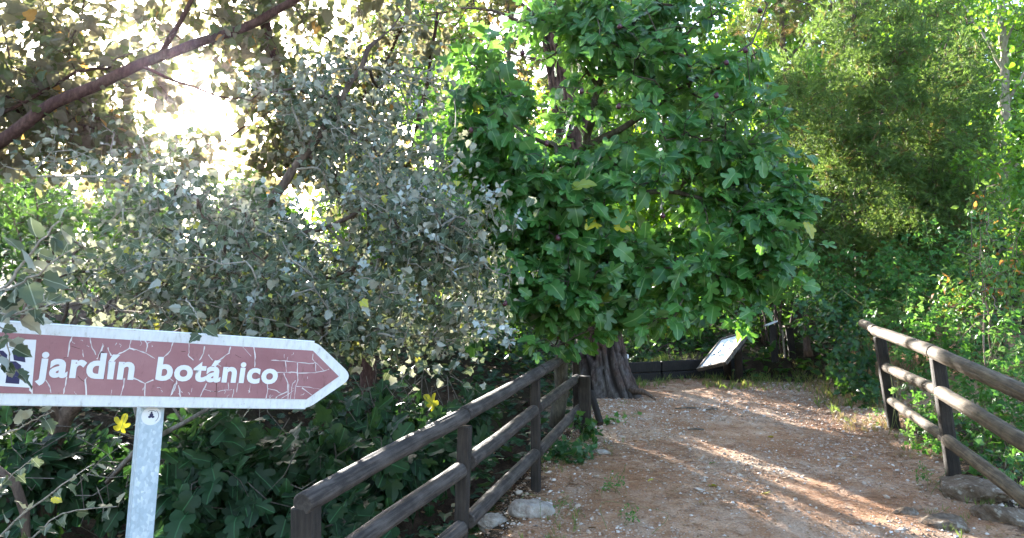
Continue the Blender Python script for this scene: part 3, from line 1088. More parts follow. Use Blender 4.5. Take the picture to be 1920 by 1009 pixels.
def rock(name, label, px, py, d, size, seed, mat='boulder', sink=0.3, cat='rock'):
    rs = np.random.default_rng(seed)
    bm = bmesh.new(); bmesh.ops.create_icosphere(bm, subdivisions=5, radius=1.0)
    v = np.array([q.co[:] for q in bm.verts]); f = np.array([[q.index for q in fa.verts] for fa in bm.faces]); bm.free()
    for _ in range(7):
        nrm = unit(rs.normal(size=3)); c = rs.uniform(0.5, 0.85)
        v = v - np.outer(np.maximum(0, v @ nrm - c), nrm) * 0.9
    v += unit(v) * (0.022 * vnoise(v[:, 0] * 43 + v[:, 2] * 31, v[:, 1] * 43 - v[:, 2] * 23, seed + 3)[:, None] + 0.07 * vnoise(v[:, 0] * 19 + v[:, 2] * 13, v[:, 1] * 19 - v[:, 2] * 11, seed + 2)[:, None] + 0.22 * vnoise(v[:, 0] * 2.3 + v[:, 2] * 1.7, v[:, 1] * 2.3 - v[:, 2], seed)[:, None] + 0.07 * vnoise(v[:, 0] * 7 + v[:, 2] * 5, v[:, 1] * 7 - v[:, 2] * 3, seed + 1)[:, None])
    v = v * np.array(size)
    o = link(name, mesh_from(name, v, f, M[mat], False))
    p = on_ground(px, py) if d is None else P(px, py, d)
    if d is not None: p[2] = float(ground_z(p[0], p[1]))
    o.location = (p[0], p[1], p[2] + size[2] * (1 - 2 * sink) * 0.5)
    return set_props(o, label, cat)


rock('rock', 'pale rounded rock under the third post of the left fence', 995, 962, None, (.15, .12, .09), 3, 'stone')
rock('rock', 'grey brown boulder under the second post of the right fence', 1815, 925, None, (.24, .34, .13), 5, sink=.6)
rock('rock', 'half buried brown rock at the lower right verge below the boulder', 1770, 985, None, (.16, .13, .08), 9, sink=.6)
rock('rock', 'small broken brown rock beside the half buried one at the lower right', 1700, 965, None, (.09, .07, .05), 23, sink=.55)
rock('rock', 'brown rock at the right edge under the lowest rail', 1880, 975, None, (.20, .16, .12), 29, sink=.5)
rock('rock', 'low pale rock at the ravine edge under the left fence', 925, 985, None, (.12, .09, .07), 12, 'stone', sink=.5)
rock('rock', 'small pale rock beside the pine trunk foot', 1135, 745, None, (.10, .08, .05), 15, 'stone')
rock('rock', 'pale flat stone beside the leafy tuft near the left fence', 1130, 850, None, (.10, .07, .03), 17, 'stone')

# ------------------------------------------------------------------ thin volume added to imitate lens glare round the low sun
GLARE_HAZE = 0.00032
if GLARE_HAZE:
    zt = 45.0
    g = Geo().box((-170, -170, -4.5), (340, 0, 0), (0, 340, 0), (0, 0, zt + 4.5))
    hz = NT('glare_haze')
    pv = hz.n('ShaderNodeVolumePrincipled')
    pv.inputs['Color'].default_value = (0.92, 0.82, 1.0, 1)
    pv.inputs['Density'].default_value = GLARE_HAZE
    pv.inputs['Anisotropy'].default_value = 0.92
    hz.l(pv.outputs[0], hz.out.inputs['Volume'])
    g.build('glare_haze', hz.m, None, 'stuff')
    scene.cycles.volume_bounces = 0

# ================================================================== SIGN
SL, SR = P(0, 681, 2.28), P(586, 704, 2.85)
su = unit(SR - SL)
post_dir = unit(P(283, 765, 2.5) - P(260, 1009, 2.5))
st = unit(post_dir - su * np.dot(post_dir, su))
sn = np.cross(su, st)                                 # towards the viewer
if np.dot(sn, np.array([0, 0, EYE]) - SL) < 0: sn = -sn
SIGN0 = SL
cam0 = np.array([0, 0, EYE])


def on_sign(px, py):
    r = P(px, py, 1.0) - cam0
    k = np.dot(SIGN0 - cam0, sn) / np.dot(r, sn)
    q = cam0 + r * k - SIGN0
    return np.dot(q, su), np.dot(q, st)


def s3(s, t, n=0.0):
    return SIGN0 + su * s + st * t + sn * n


HT, HB = on_sign(290, 622)[1], on_sign(290, 762)[1]
Lx = on_sign(586, 704)[0]
TIPX = on_sign(655, 706)[0]
TM = (HT + HB) / 2
sign_root = thing('direction_sign', 'maroon arrow sign reading jardín botánico on a leaning galvanised post', 'sign', P(262, 1009, 2.47))


def rounded(poly, r, n=5):
    out = []
    m = len(poly)
    for i in range(m):
        p0, p1, p2 = (np.array(poly[(i + k) % m], float) for k in (-1, 0, 1))
        a, b = unit(p0 - p1), unit(p2 - p1)
        q = r[i]
        if q <= 0: out.append(tuple(p1)); continue
        A, B = p1 + a * q, p1 + b * q
        for k in range(n + 1):
            f = k / n
            out.append(tuple((1 - f) ** 2 * A + 2 * f * (1 - f) * p1 + f * f * B))
    return out


def plate(name, poly, n0, n1, mat, parent):
    g = Geo()
    m = len(poly)
    v = [s3(s, t, n1) for s, t in poly] + [s3(s, t, n0) for s, t in poly]
    f = [tuple(range(m)), tuple(range(2 * m - 1, m - 1, -1))] + [(i, i + m, (i + 1) % m + m, (i + 1) % m) for i in range(m)]
    g.add(v, f)
    return g.build(name, mat, parent, base=np.array(sign_root.location) if parent is not sign_root else None)


S_LEFT = -0.42
outer = rounded([(S_LEFT, HB), (Lx, HB), (TIPX + 0.018, TM), (Lx, HT), (S_LEFT, HT)], [0.02, 0.03, 0.05, 0.03, 0.02])
board = plate('board', outer, -0.022, 0.0, M['white_paint'], sign_root)
bw = 0.032
inner = [(S_LEFT + bw, HB + bw + 0.002), (Lx - 0.012, HB + bw + 0.002), (TIPX - 0.044, TM), (Lx - 0.012, HT - bw), (S_LEFT + bw, HT - bw)]
panel = plate('panel', inner, 0.0004, 0.002, M['maroon'], board)
# raised rim on the long edges, as on pressed sheet
for nm, t0 in (('rim', HT), ('rim', HB)):
    Geo().tube([s3(S_LEFT + .03, t0, -0.004), s3(Lx - 0.01, t0, -0.004)], 0.005, 6).build(nm, M['white_paint'], sign_root)


def flat_poly(g, pts, n):
    m = len(pts)
    g.add([s3(*on_sign(x, y), n) for x, y in pts], [tuple(range(m))])


def ribbon(g, pts, w0, w1, n):
    q = np.array([on_sign(x, y) for x, y in pts])
    fine = [q[0]]
    for a, b in zip(q[:-1], q[1:]):
        for k in (1, 2, 3):
            fine.append(a + (b - a) * k / 3 + (RNG.normal(size=2) * 0.0008 if k < 3 else 0))
    q = np.array(fine)
    tg = unit(np.gradient(q, axis=0)); nr = np.column_stack([-tg[:, 1], tg[:, 0]])
    w = np.linspace(w0, w1, len(q)) * RNG.uniform(0.35, 1.7, len(q))
    a, b = q + nr * w[:, None] / 2, q - nr * w[:, None] / 2
    m = len(q)
    g.add([s3(*p, n) for p in a] + [s3(*p, n) for p in b], [(i, i + 1, i + 1 + m, i + m) for i in range(m - 1)])


cr = Geo()
C1 = lambda pts: [(x / 5.044, 590 + y / 5.044) for x, y in pts]
C2 = lambda pts: [(320 + x / 5.311, 600 + y / 5.311) for x, y in pts]
W = 0.0028
for pts, w in [(C1([(690, 190), (655, 270), (640, 400)]), 1.2), (C1([(850, 205), (862, 280), (905, 380)]), 1), (C1([(780, 330), (790, 400)]), .7),
               (C1([(975, 290), (940, 370), (915, 420)]), 1.3), (C1([(1020, 310), (1050, 385), (1090, 385), (1160, 355), (1225, 315), (1235, 230)]), 1.2),
               (C1([(1225, 318), (1290, 330), (1380, 365), (1465, 415)]), 1.2), (C1([(1365, 240), (1390, 275), (1380, 355)]), 1.1), (C1([(1390, 270), (1430, 255)]), .8),
               (C1([(1640, 250), (1610, 340), (1530, 420)]), 1.2), (C1([(430, 615), (465, 670), (482, 740)]), 1.2), (C1([(630, 590), (615, 680), (600, 750)]), 1.1),
               (C1([(820, 590), (805, 630), (815, 765)]), 1.3), (C1([(1175, 600), (1165, 680), (1140, 768)]), 1.2), (C1([(1055, 710), (1048, 770)]), .8),
               (C1([(1260, 600), (1370, 650), (1450, 615)]), 1.3), (C1([(1372, 650), (1368, 770)]), 1.2), (C1([(1600, 600), (1640, 630)]), .7),
               (C1([(1670, 620), (1640, 690), (1615, 760)]), 1), (C1([(1690, 680), (1705, 785)]), .9), (C1([(1105, 265), (1090, 290)]), .7),
               (C1([(290, 680), (305, 760)]), 2.4),
               (C2([(178, 215), (182, 330), (170, 350), (225, 400)]), 1), (C2([(335, 260), (325, 330), (285, 400)]), 1.2), (C2([(595, 265), (580, 330), (480, 400), (440, 410)]), 1.2),
               (C2([(375, 345), (415, 400)]), .9), (C2([(455, 430), (500, 462)]), .8), (C2([(825, 262), (840, 370), (835, 470)]), 1.1), (C2([(710, 265), (800, 360)]), .5),
               (C2([(60, 605), (40, 680), (5, 745)]), 1), (C2([(75, 650), (95, 780)]), 1), (C2([(355, 630), (310, 720), (285, 785)]), 1.2), (C2([(335, 690), (400, 710), (470, 715), (540, 695), (610, 690)]), .6),
               (C2([(570, 620), (575, 690)]), .6), (C2([(668, 625), (655, 720)]), .9), (C2([(625, 690), (608, 785)]), 1), (C2([(790, 640), (785, 720)]), .6),
               (C2([(960, 625), (965, 690), (943, 795)]), 1.3), (C2([(965, 682), (1030, 695), (1100, 730)]), .8), (C2([(1000, 400), (1130, 405), (1260, 420), (1380, 435), (1440, 420)]), .9),
               (C2([(1050, 522), (1200, 518), (1300, 528), (1445, 525)]), 1), (C2([(1445, 520), (1530, 505), (1575, 488)]), .9), (C2([(1415, 335), (1410, 390), (1450, 430), (1520, 500)]), .8),
               (C2([(1440, 420), (1445, 520)]), .8), (C2([(1260, 425), (1258, 520), (1265, 600), (1240, 660), (1225, 805)]), 1), (C2([(1140, 410), (1150, 515)]), .8),
               (C2([(1125, 530), (1165, 630), (1160, 710), (1155, 805)]), .9), (C2([(1240, 600), (1210, 640), (1200, 720), (1180, 805)]), .7), (C2([(1175, 640), (1165, 800)]), .6),
               (C2([(1030, 795), (1060, 760), (1160, 712)]), 1), (C2([(1100, 780), (1220, 700)]), .6), (C2([(1250, 660), (1380, 668), (1490, 690)]), .7), (C2([(1305, 675), (1430, 765)]), 1),
               (C2([(1130, 340), (1128, 380)]), .5)]:
    ribbon(cr, pts, W * w, W * w * 0.75, 0.0026)
for _ in range(70):
    x, y = RNG.uniform(80, 585), RNG.uniform(632, 748)
    a_, l_ = RNG.uniform(0, 6.28), RNG.uniform(3, 11)
    if y > 655 and y < 722 and x < 525: continue
    ribbon(cr, [(x, y), (x + l_ * .5 * math.cos(a_) + 1, y + l_ * .5 * math.sin(a_)), (x + l_ * math.cos(a_ + .4), y + l_ * math.sin(a_ + .4))], W * .5, W * .25, 0.00255)
cr.build('peeled_cracks', M['crack'], board, 'stuff', base=np.array(sign_root.location))
dk = Geo()
for pts, w in [(C2([(455, 600), (450, 760)]), .7), (C2([(400, 712), (470, 713)]), .8), (C1([(670, 295), (760, 325)]), .5), (C2([(640, 345), (700, 375)]), .6), (C2([(100, 310), (150, 315)]), .6),
               (C1([(735, 580), (800, 635)]), .6), (C1([(980, 560), (975, 620)]), .8), (C1([(640, 400), (600, 410)]), .5)]:
    ribbon(dk, pts, W * w, W * w * 0.6, 0.0029)
flat_poly(dk, C1([(935, 380), (955, 345), (985, 352), (990, 390), (965, 410), (940, 405)]), 0.0031)
dk.build('dark_scratches', M['dark_crack'], board, 'stuff', base=np.array(sign_root.location))
# pictogram square at the left end
pg = Geo()
flat_poly(pg, [(-28, 634), (68, 637), (60, 727), (-28, 722)], 0.0026)
pg.build('pictogram_square', M['white_print'], board, base=np.array(sign_root.location))
pk = Geo()
flat_poly(pk, C1([(-120, 330), (30, 340), (70, 380), (60, 440), (-120, 430)]), 0.0031)
flat_poly(pk, C1([(80, 440), (150, 440), (200, 480), (180, 655), (50, 645)]), 0.0031)
flat_poly(pk, C1([(120, 350), (235, 400), (240, 450), (130, 430)]), 0.0031)
pk.build('pictogram', M['navy_print'], board, base=np.array(sign_root.location))


# lettering
def word(txt, x0, x1, ybase, ytop, bold, wide):
    cu = bpy.data.curves.new('lettering', 'FONT')
    cu.body = txt; cu.size = 1.0; cu.offset = bold; cu.fill_mode = 'FRONT'; cu.space_character = 1.0 + wide
    cu.resolution_u = 4
    ob = bpy.data.objects.new('lettering_source', cu); COL.objects.link(ob)
    bpy.context.view_layer.update()
    me = bpy.data.meshes.new_from_object(ob.evaluated_get(bpy.context.evaluated_depsgraph_get()))
    bpy.data.objects.remove(ob); bpy.data.curves.remove(cu)
    me.name = 'lettering'
    v = np.array([q.co[:] for q in me.vertices])
    mn, mx = v.min(axis=0), v.max(axis=0)
    s0, tb = on_sign(x0, ybase); s1, _ = on_sign(x1, ybase)
    tt = on_sign((x0 + x1) / 2, ytop)[1]; tbm = on_sign((x0 + x1) / 2, ybase)[1]
    ks = (s1 - s0) / (mx[0] - mn[0]); kt = (tt - tbm) / mx[1]
    base = np.array(sign_root.location)
    for q, c in zip(me.vertices, v):
        q.co = Vector((s3(s0 + (c[0] - mn[0]) * ks, tbm + c[1] * kt, 0.0038) - base).tolist())
    me.materials.clear(); me.materials.append(M['white_print'])
    me.update()
    return link('lettering', me, board)


word('jardín', 66, 250, 707, 660, 0.036, 0.08)
word('botánico', 290, 519, 714.5, 674, 0.036, 0.08)
# post: square tube, cap, bolts, sticker
p_top, p_bot = P(290, 690, 2.60), P(252, 1120, 2.55)
pd = unit(p_top - p_bot)
p_bot = p_bot - pd * 0.75
pr = unit(su - pd * np.dot(su, pd)); pn = np.cross(pr, pd)
if np.dot(pn, sn) < 0: pn = -pn
hw = 0.0375
c0 = p_bot - pr * hw - pn * hw * 1.2
g = Geo(); g.box(c0, pr * 2 * hw, pn * 2 * hw, pd * np.linalg.norm(p_top - p_bot))
po = g.build('post', M['galvanised'], sign_root)
bevel_mesh(po.data, 0.007, 2)
# sticker
sc_c = P(283.5, 780, 2.44)
k = np.dot(c0 + pn * 2 * hw - cam0, pn) / np.dot(sc_c - cam0, pn)
sc_c = cam0 + (sc_c - cam0) * k + pn * 0.0012
ang = np.arange(28) * 2 * math.pi / 28
Geo().add([sc_c + 0.031 * (math.cos(a) * pr + math.sin(a) * pd) for a in ang], [tuple(range(28))]).build('sticker', M['white_print'], sign_root)
g = Geo()
for a0, a1, r in ((-0.9, 0.9, .022), (0.8, 2.2, .018)):
    aa = np.linspace(a0, a1, 10)
    inn = [sc_c + pn * .0006 + r * (math.cos(a) * pr + math.sin(a) * pd) for a in aa]
    out = [sc_c + pn * .0006 + (r + .0015) * (math.cos(a) * pr + math.sin(a) * pd) for a in aa]
    g.add(inn + out, [(i, i + 1, i + 11, i + 10) for i in range(9)])
for cx, cy, rx, ry in ((0, .004, .006, .006), (-.005, -.003, .005, .004), (.005, -.003, .005, .004), (0, .012, .003, .003)):
    g.add([sc_c + pn * .0007 + (cx + rx * math.cos(a)) * pr + (cy + ry * math.sin(a)) * pd for a in ang[::2]], [tuple(range(14))])
g.build('emblem', M['navy_print'], sign_root)
# clamp behind the board
g = Geo()
for t in (HT - .06, HB + .06):
    q = p_bot + pd * np.dot(s3(0.3, t) - p_bot, pd)
    g.box(q - pr * .06 - pn * .05 - pd * .012, pr * .12, pn * .02, pd * .024)
g.build('clamp', M['galvanised'], sign_root)

# ================================================================== FENCES


def pole(name, a, b, r, mat, parent, sides=30, sag=0.0, knots=3, end_mat=True):
    """A turned round pole: its own axis is local Z so that the grain runs along it."""
    a, b = np.asarray(a, float), np.asarray(b, float)
    L = np.linalg.norm(b - a)
    n = max(8, int(L / 0.03))
    t = np.linspace(0, 1, n)
    prof = np.zeros((n, 3)); prof[:, 2] = t * L
    sd = int(RNG.integers(1000))
    prof[:, 0] = 0.006 * vnoise(t * 2.3 + sd, 0 * t, sd) + sag * np.sin(math.pi * t)
    prof[:, 1] = 0.006 * vnoise(t * 2.3 + sd + 50, 0 * t, sd)
    ang = np.arange(sides) * 2 * math.pi / sides
    rows = []
    splits = [(RNG.uniform(0, 6.28), RNG.uniform(0, .7), RNG.uniform(.2, .6), RNG.uniform(.10, .2)) for _ in range(5)]
    kn = [(RNG.uniform(0, 6.28), RNG.uniform(.05, .95) * L, RNG.uniform(.04, .10)) for _ in range(max(2, int(L * 4)))]
    for i in range(n):
        rr = r * (1 + 0.05 * vnoise(np.full(sides, t[i] * L * 3 + sd), np.cos(ang) * 2 + sd, sd) + 0.05 * vnoise(np.cos(ang) * 1.5 + 9, np.sin(ang) * 1.5 + t[i] * L * 8, sd + 1))
        for a0, t0, ln, dpt in splits:
            k_ = float(sstep(t0, t0 + .06, t[i]) * (1 - sstep(t0 + ln - .06, t0 + ln, t[i])))
            da = (ang - a0 - .5 * math.sin(3 * t[i] + a0) + math.pi) % (2 * math.pi) - math.pi
            rr = rr - r * dpt * k_ * np.exp(-(da / .13) ** 2)
        for a0, z0, h_ in kn:
            da = (ang - a0 + math.pi) % (2 * math.pi) - math.pi
            rr = rr + r * h_ * np.exp(-(da / .35) ** 2 - ((t[i] * L - z0) / .03) ** 2)
        rows.append(np.column_stack([prof[i, 0] + rr * np.cos(ang), prof[i, 1] + rr * np.sin(ang), np.full(sides, prof[i, 2])]))
    # chamfered, slightly rounded ends
    first, last = rows[0].copy(), rows[-1].copy()
    first[:, :2] *= 0.86; last[:, :2] *= 0.86
    first[:, 2] -= r * 0.12; last[:, 2] += r * 0.12
    rows = [first] + rows + [last]
    v = np.concatenate(rows); f = []
    for i in range(len(rows) - 1):
        for j in range(sides):
            k = (j + 1) % sides
            f.append((i * sides + j, i * sides + k, (i + 1) * sides + k, (i + 1) * sides + j))
    nf = len(f)
    f.append(tuple(range(sides - 1, -1, -1))); f.append(tuple((len(rows) - 1) * sides + j for j in range(sides)))
    me = mesh_from(name, v, f, mat, True)
    me.materials.append(M['cut_end'])
    for q in (nf, nf + 1):
        me.polygons[q].material_index = 1; me.polygons[q].use_smooth = False
    o = link(name, me, parent)
    q = Vector((b - a).tolist()).to_track_quat('Z', 'Y')
    o.rotation_mode = 'QUATERNION'; o.rotation_quaternion = q
    base = np.array(parent.location) if parent is not None else 0
    o.location = (a - base).tolist()
    return o


def post(name, top, foot, w, mat, parent, d=None):
    top, foot = np.asarray(top, float), np.asarray(foot, float)
    L = np.linalg.norm(top - foot)
    ax = (top - foot) / L
    u = unit(np.array([CP, -SP, 0]) - ax * np.dot(ax, [CP, -SP, 0])); vv = np.cross(ax, u)
    d = d or w
    n = 10
    sd = int(RNG.integers(1000))
    poly = rounded([(-w / 2, -d / 2), (w / 2, -d / 2), (w / 2, d / 2), (-w / 2, d / 2)], [w * .22] * 4, 2)
    m = len(poly)
    rows = []
    for i in range(n + 1):
        z = i / n * L
        kx = 1 + 0.06 * float(vnoise(np.array([z * 4 + sd]), np.array([0.3]), sd)[0])
        rows.append(np.array([(x * kx, y * kx, z) for x, y in poly]))
    last = rows[-1].copy(); last[:, :2] *= 0.85; last[:, 2] += w * .06
    rows.append(last)
    v = np.concatenate(rows); f = []
    for i in range(len(rows) - 1):
        for j in range(m):
            k = (j + 1) % m
            f.append((i * m + j, i * m + k, (i + 1) * m + k, (i + 1) * m + j))
    f.append(tuple(range(m - 1, -1, -1))); f.append(tuple((len(rows) - 1) * m + j for j in range(m)))
    me = mesh_from(name, v, f, mat, False)
    o = link(name, me, parent)
    R = Matrix(np.column_stack([u, vv, ax]).tolist())
    o.rotation_mode = 'QUATERNION'; o.rotation_quaternion = R.to_quaternion()
    base = np.array(parent.location) if parent is not None else 0
    o.location = (foot - base).tolist()
    return o


rl = .041
lf = thing('wooden_fence', 'dark wooden rail fence on the left side of the path over the gully', 'fence', P(1004, 940, 5.5))
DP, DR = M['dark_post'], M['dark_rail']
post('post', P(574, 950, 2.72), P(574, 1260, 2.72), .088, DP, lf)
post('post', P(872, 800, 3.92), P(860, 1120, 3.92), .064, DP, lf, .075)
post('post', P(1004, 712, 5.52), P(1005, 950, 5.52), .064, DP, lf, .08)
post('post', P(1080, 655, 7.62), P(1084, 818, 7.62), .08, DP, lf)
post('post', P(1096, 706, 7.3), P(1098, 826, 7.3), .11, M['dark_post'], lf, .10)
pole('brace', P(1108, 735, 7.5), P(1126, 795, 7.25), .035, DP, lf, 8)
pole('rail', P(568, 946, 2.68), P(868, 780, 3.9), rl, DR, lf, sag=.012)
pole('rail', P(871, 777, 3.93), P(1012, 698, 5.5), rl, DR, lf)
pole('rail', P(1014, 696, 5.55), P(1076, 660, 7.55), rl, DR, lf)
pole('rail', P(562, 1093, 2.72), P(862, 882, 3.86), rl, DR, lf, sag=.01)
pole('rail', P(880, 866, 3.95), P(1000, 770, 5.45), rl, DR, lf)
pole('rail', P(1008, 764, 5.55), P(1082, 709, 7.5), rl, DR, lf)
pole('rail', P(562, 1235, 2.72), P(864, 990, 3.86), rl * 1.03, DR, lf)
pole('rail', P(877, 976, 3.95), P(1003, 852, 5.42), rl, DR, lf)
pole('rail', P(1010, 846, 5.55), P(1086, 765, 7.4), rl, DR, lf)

rf = thing('wooden_fence', 'sunlit brown wooden rail fence on the right side of the path', 'fence', P(1677, 805, 7.5))
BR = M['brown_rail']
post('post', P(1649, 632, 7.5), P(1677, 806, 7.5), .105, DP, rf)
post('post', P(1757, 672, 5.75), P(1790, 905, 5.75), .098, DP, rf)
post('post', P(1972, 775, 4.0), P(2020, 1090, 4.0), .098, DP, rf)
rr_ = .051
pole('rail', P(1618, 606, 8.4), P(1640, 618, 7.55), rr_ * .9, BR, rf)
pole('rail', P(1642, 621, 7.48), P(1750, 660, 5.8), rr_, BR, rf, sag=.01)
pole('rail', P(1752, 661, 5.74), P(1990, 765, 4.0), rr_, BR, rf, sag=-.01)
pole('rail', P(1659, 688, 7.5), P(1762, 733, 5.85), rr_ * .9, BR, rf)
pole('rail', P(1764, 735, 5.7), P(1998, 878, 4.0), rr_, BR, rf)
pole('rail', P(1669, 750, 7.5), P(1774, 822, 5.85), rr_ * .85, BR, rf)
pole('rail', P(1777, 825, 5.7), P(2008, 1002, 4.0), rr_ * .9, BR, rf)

# ================================================================== FAR END OF THE PATH
# retaining wall of sleepers
tw = thing('timber_wall', 'low dark retaining wall of timber sleepers at the far end of the path', 'wall', P(1260, 722, 10.9))
for k in range(2):
    a, b = WALL_A.copy(), WALL_B.copy()
    a[2] = ground_z(a[0], a[1]) - .04 + k * .158; b[2] = ground_z(b[0], b[1]) - .04 + k * .158
    b[2] = max(b[2], a[2] + .02)
    ax = unit(b - a); dp = np.array([WALL_N[0], WALL_N[1], 0])
    for sgm in range(3):
        Lg = np.linalg.norm(b - a) / 3
        o = a + ax * Lg * sgm
        g = Geo().box(o + dp * .012 * k, ax * (Lg - .012), dp * .13, np.array([0, 0, .155]))
        w = g.build('sleeper', M['tarred_wood'], tw)
        bevel_mesh(w.data, .012, 1)
# lectern board
ib = thing('information_board', 'tilted white information board in a dark frame at the path end', 'sign', P(1376, 708, 10.9))
bl, br, tl = P(1311, 690, 10.75), P(1360, 678, 10.23), P(1353, 637, 11.03)
tr = br + tl - bl
bu, bv = (br - bl + tr - tl) / 2, (tl - bl + tr - br) / 2
bn = unit(np.cross(bu, bv))
if np.dot(bn, cam0 - bl) < 0: bn = -bn
uu, vu = unit(bu), unit(bv)
print('board sun', np.dot(bn, SUN))
g = Geo().box(bl - bn * .03, bu, bv, bn * .026)
g.build('panel', flat('board_white', (0.86, 0.88, 0.9), 0.4, 0.03, 20), ib)
g = Geo()
fwid = .03
g.box(bl - uu * fwid - vu * fwid - bn * .036, bu + uu * fwid * 2, vu * fwid, bn * .05)
g.box(tl - uu * fwid - bn * .036, bu + uu * fwid * 2, vu * fwid, bn * .05)
g.box(bl - uu * fwid - bn * .036, bv, uu * fwid, bn * .05)
g.box(br - bn * .036, bv, uu * fwid, bn * .05)
g.build('frame', M['grey_bark'], ib)
cols = {'green': flat('green_print', (.10, .25, .12)), 'blue': flat('blue_print', (.10, .22, .35)), 'red': flat('red_print', (.45, .08, .06)), 'ochre': flat('ochre_print', (.6, .5, .12))}
for cname, lst in {'blue': [(.18, .62, .10, .16), (.30, .55, .09, .2), (.12, .40, .12, .1)], 'green': [(.3, .35, .08, .12), (.42, .42, .05, .14)],
                   'red': [(.55, .45, .035, .24), (.68, .48, .04, .3), (.45, .25, .04, .1)], 'ochre': [(.82, .3, .14, .5), (.5, .06, .3, .08)]}.items():
    g = Geo()
    for a, b, w, h in lst:
        o = bl + bu * a + bv * b - bn * .0015
        g.add([o, o + bu * w, o + bu * w + bv * h, o + bv * h], [(0, 1, 2, 3)])
    g.build('printed_picture', cols[cname], ib)
for f in (.3, .75):
    top = bl + bu * f + bv * .72 - bn * .06
    foot = on_ground(1376, 707) + (f - .5) * bu * .8; foot[:2] = .5 * foot[:2] + .5 * top[:2]; foot[2] = ground_z(foot[0], foot[1]) - .05
    post('leg', top, foot, .11, DP, ib, .14)
g = Geo(); g.box(bl + bu * .1 + bv * .5 - bn * .10, bu * .8, bv * .3, bn * .06); g.build('bearer', DP, ib)

wp = thing('bollard', 'short brown post with a white cap beside the pine trunk', 'post', P(1172, 716, 10.2))
pb = P(1172, 720, 10.2)
post('stake', P(1172, 673, 10.2), pb, .078, M['plain_post'], wp)
ct = P(1172, 673, 10.2)
g = Geo().box(ct + np.array([-.046, -.046, .0]), (.092, 0, 0), (0, .092, 0), (0, 0, .06)); c = g.build('cap', M['white_cap'], wp); bevel_mesh(c.data, .018, 2)

for (px, pt, pb_, d, lab, tilt) in [(1448, 611, 678, 11.3, 'dark plant label post with a slanting pale top plate, nearer the board', 1), (1480, 616, 672, 11.6, 'dark plant label post with a pale edge strip, nearer the ivy bank', 0)]:
    ft = P(px + 6, pb_, d); r = thing('label_post', lab, 'post', ft, 'plant label posts on the right bank')
    post('stake', P(px, pt, d), ft, .105, DP, r)
    tp_ = P(px, pt - 2, d)
    if tilt:
        g = Geo().box(tp_ + np.array([-.09, -.07, -.02]), (.15, 0, .06), (0, .14, 0), (-.006, 0, .02))
        g.build('top_plate', M['white_cap'], r)
    else:
        g = Geo().box(P(px - 9, pb_ - 1, d - .07), P(px - 14, pt + 2, d - .07) - P(px - 9, pb_ - 1, d - .07), (.022, 0, 0), (0, .02, 0)); g.build('edge_strip', M['pale_bark'], r)
        g = Geo().box(tp_ + np.array([-.09, -.07, .0]), (.19, 0, .02), (0, .15, 0), (0, 0, .03)); g.build('top_plate', M['brown_rail'], r)
st_ = thing('tree_stump', 'thin dark broken stump at the ivy bank on the right', 'stump', P(1514, 660, 10.6))
Geo().tube([P(1516, 668, 10.6), P(1514, 650, 10.6), P(1509, 622, 10.6), P(1507, 612, 10.6)], [.07, .05, .042, .035], 10).build('trunk', M['brown_bark'], st_, smooth=True)

# ================================================================== TREES AND SHRUBS


def L(*pts):
    return np.array([P(*p) for p in pts])


# --- white poplar hanging over the sign (nearest mass of grey leaves)
tg = ellipsoids([(560, 430, 4.3, 330, 110, .7, 1.25), (800, 470, 4.3, 170, 130, .6, 1.2), (330, 520, 4.0, 300, 80, .6, .9), (660, 580, 4.0, 200, 75, .5, 1.0),
                 (640, 200, 5.0, 230, 200, .8, .8), (180, 470, 4.2, 200, 90, .6, .6), (800, 330, 5.2, 110, 130, .5, .5), (420, 330, 4.7, 420, 110, .7, .55),
                 (690, 80, 5.2, 170, 100, .6, .7), (560, 610, 4.0, 140, 45, .4, 1.1), (760, 630, 4.1, 110, 45, .4, 1.0), (420, 590, 4.1, 260, 40, .4, .9), (880, 560, 4.3, 90, 80, .4, .9)], 2200)
limbs = [(L((86, 1060, 4.8), (84, 880, 4.75), (110, 790, 4.7), (200, 690, 4.7), (330, 560, 4.7), (470, 420, 4.7), (600, 260, 4.9), (690, 90, 5.1)), .062, .018),
         (L((110, 790, 4.7), (60, 700, 4.5), (40, 560, 4.4), (120, 440, 4.3)), .03, .010),
         (L((200, 690, 4.7), (380, 600, 4.4), (560, 540, 4.2), (760, 470, 4.1), (930, 390, 4.2)), .024, .006),
         (L((330, 560, 4.7), (520, 470, 4.4), (700, 380, 4.4), (860, 300, 4.8)), .022, .006),
         (L((470, 420, 4.7), (330, 380, 4.5), (200, 330, 4.4), (60, 330, 4.4)), .016, .005),
         (L((380, 600, 4.4), (560, 620, 4.0), (700, 610, 3.9), (860, 640, 4.0)), .014, .004)]
poplar_root, _ = tree('white_poplar', 'grey leaved white poplar hanging over the maroon arrow sign', 'tree', P(86, 1010, 4.8), limbs, tg, 'poplar', M['poplar_leaf'], 8, .050,
     M['brown_bark'], M['pale_twig'], 300, big=.012, r_tip=.0033, spread=.26, up=.65, out=.3, droop=.35, face=.25, jit=.5, clump=(2.6, -.01))

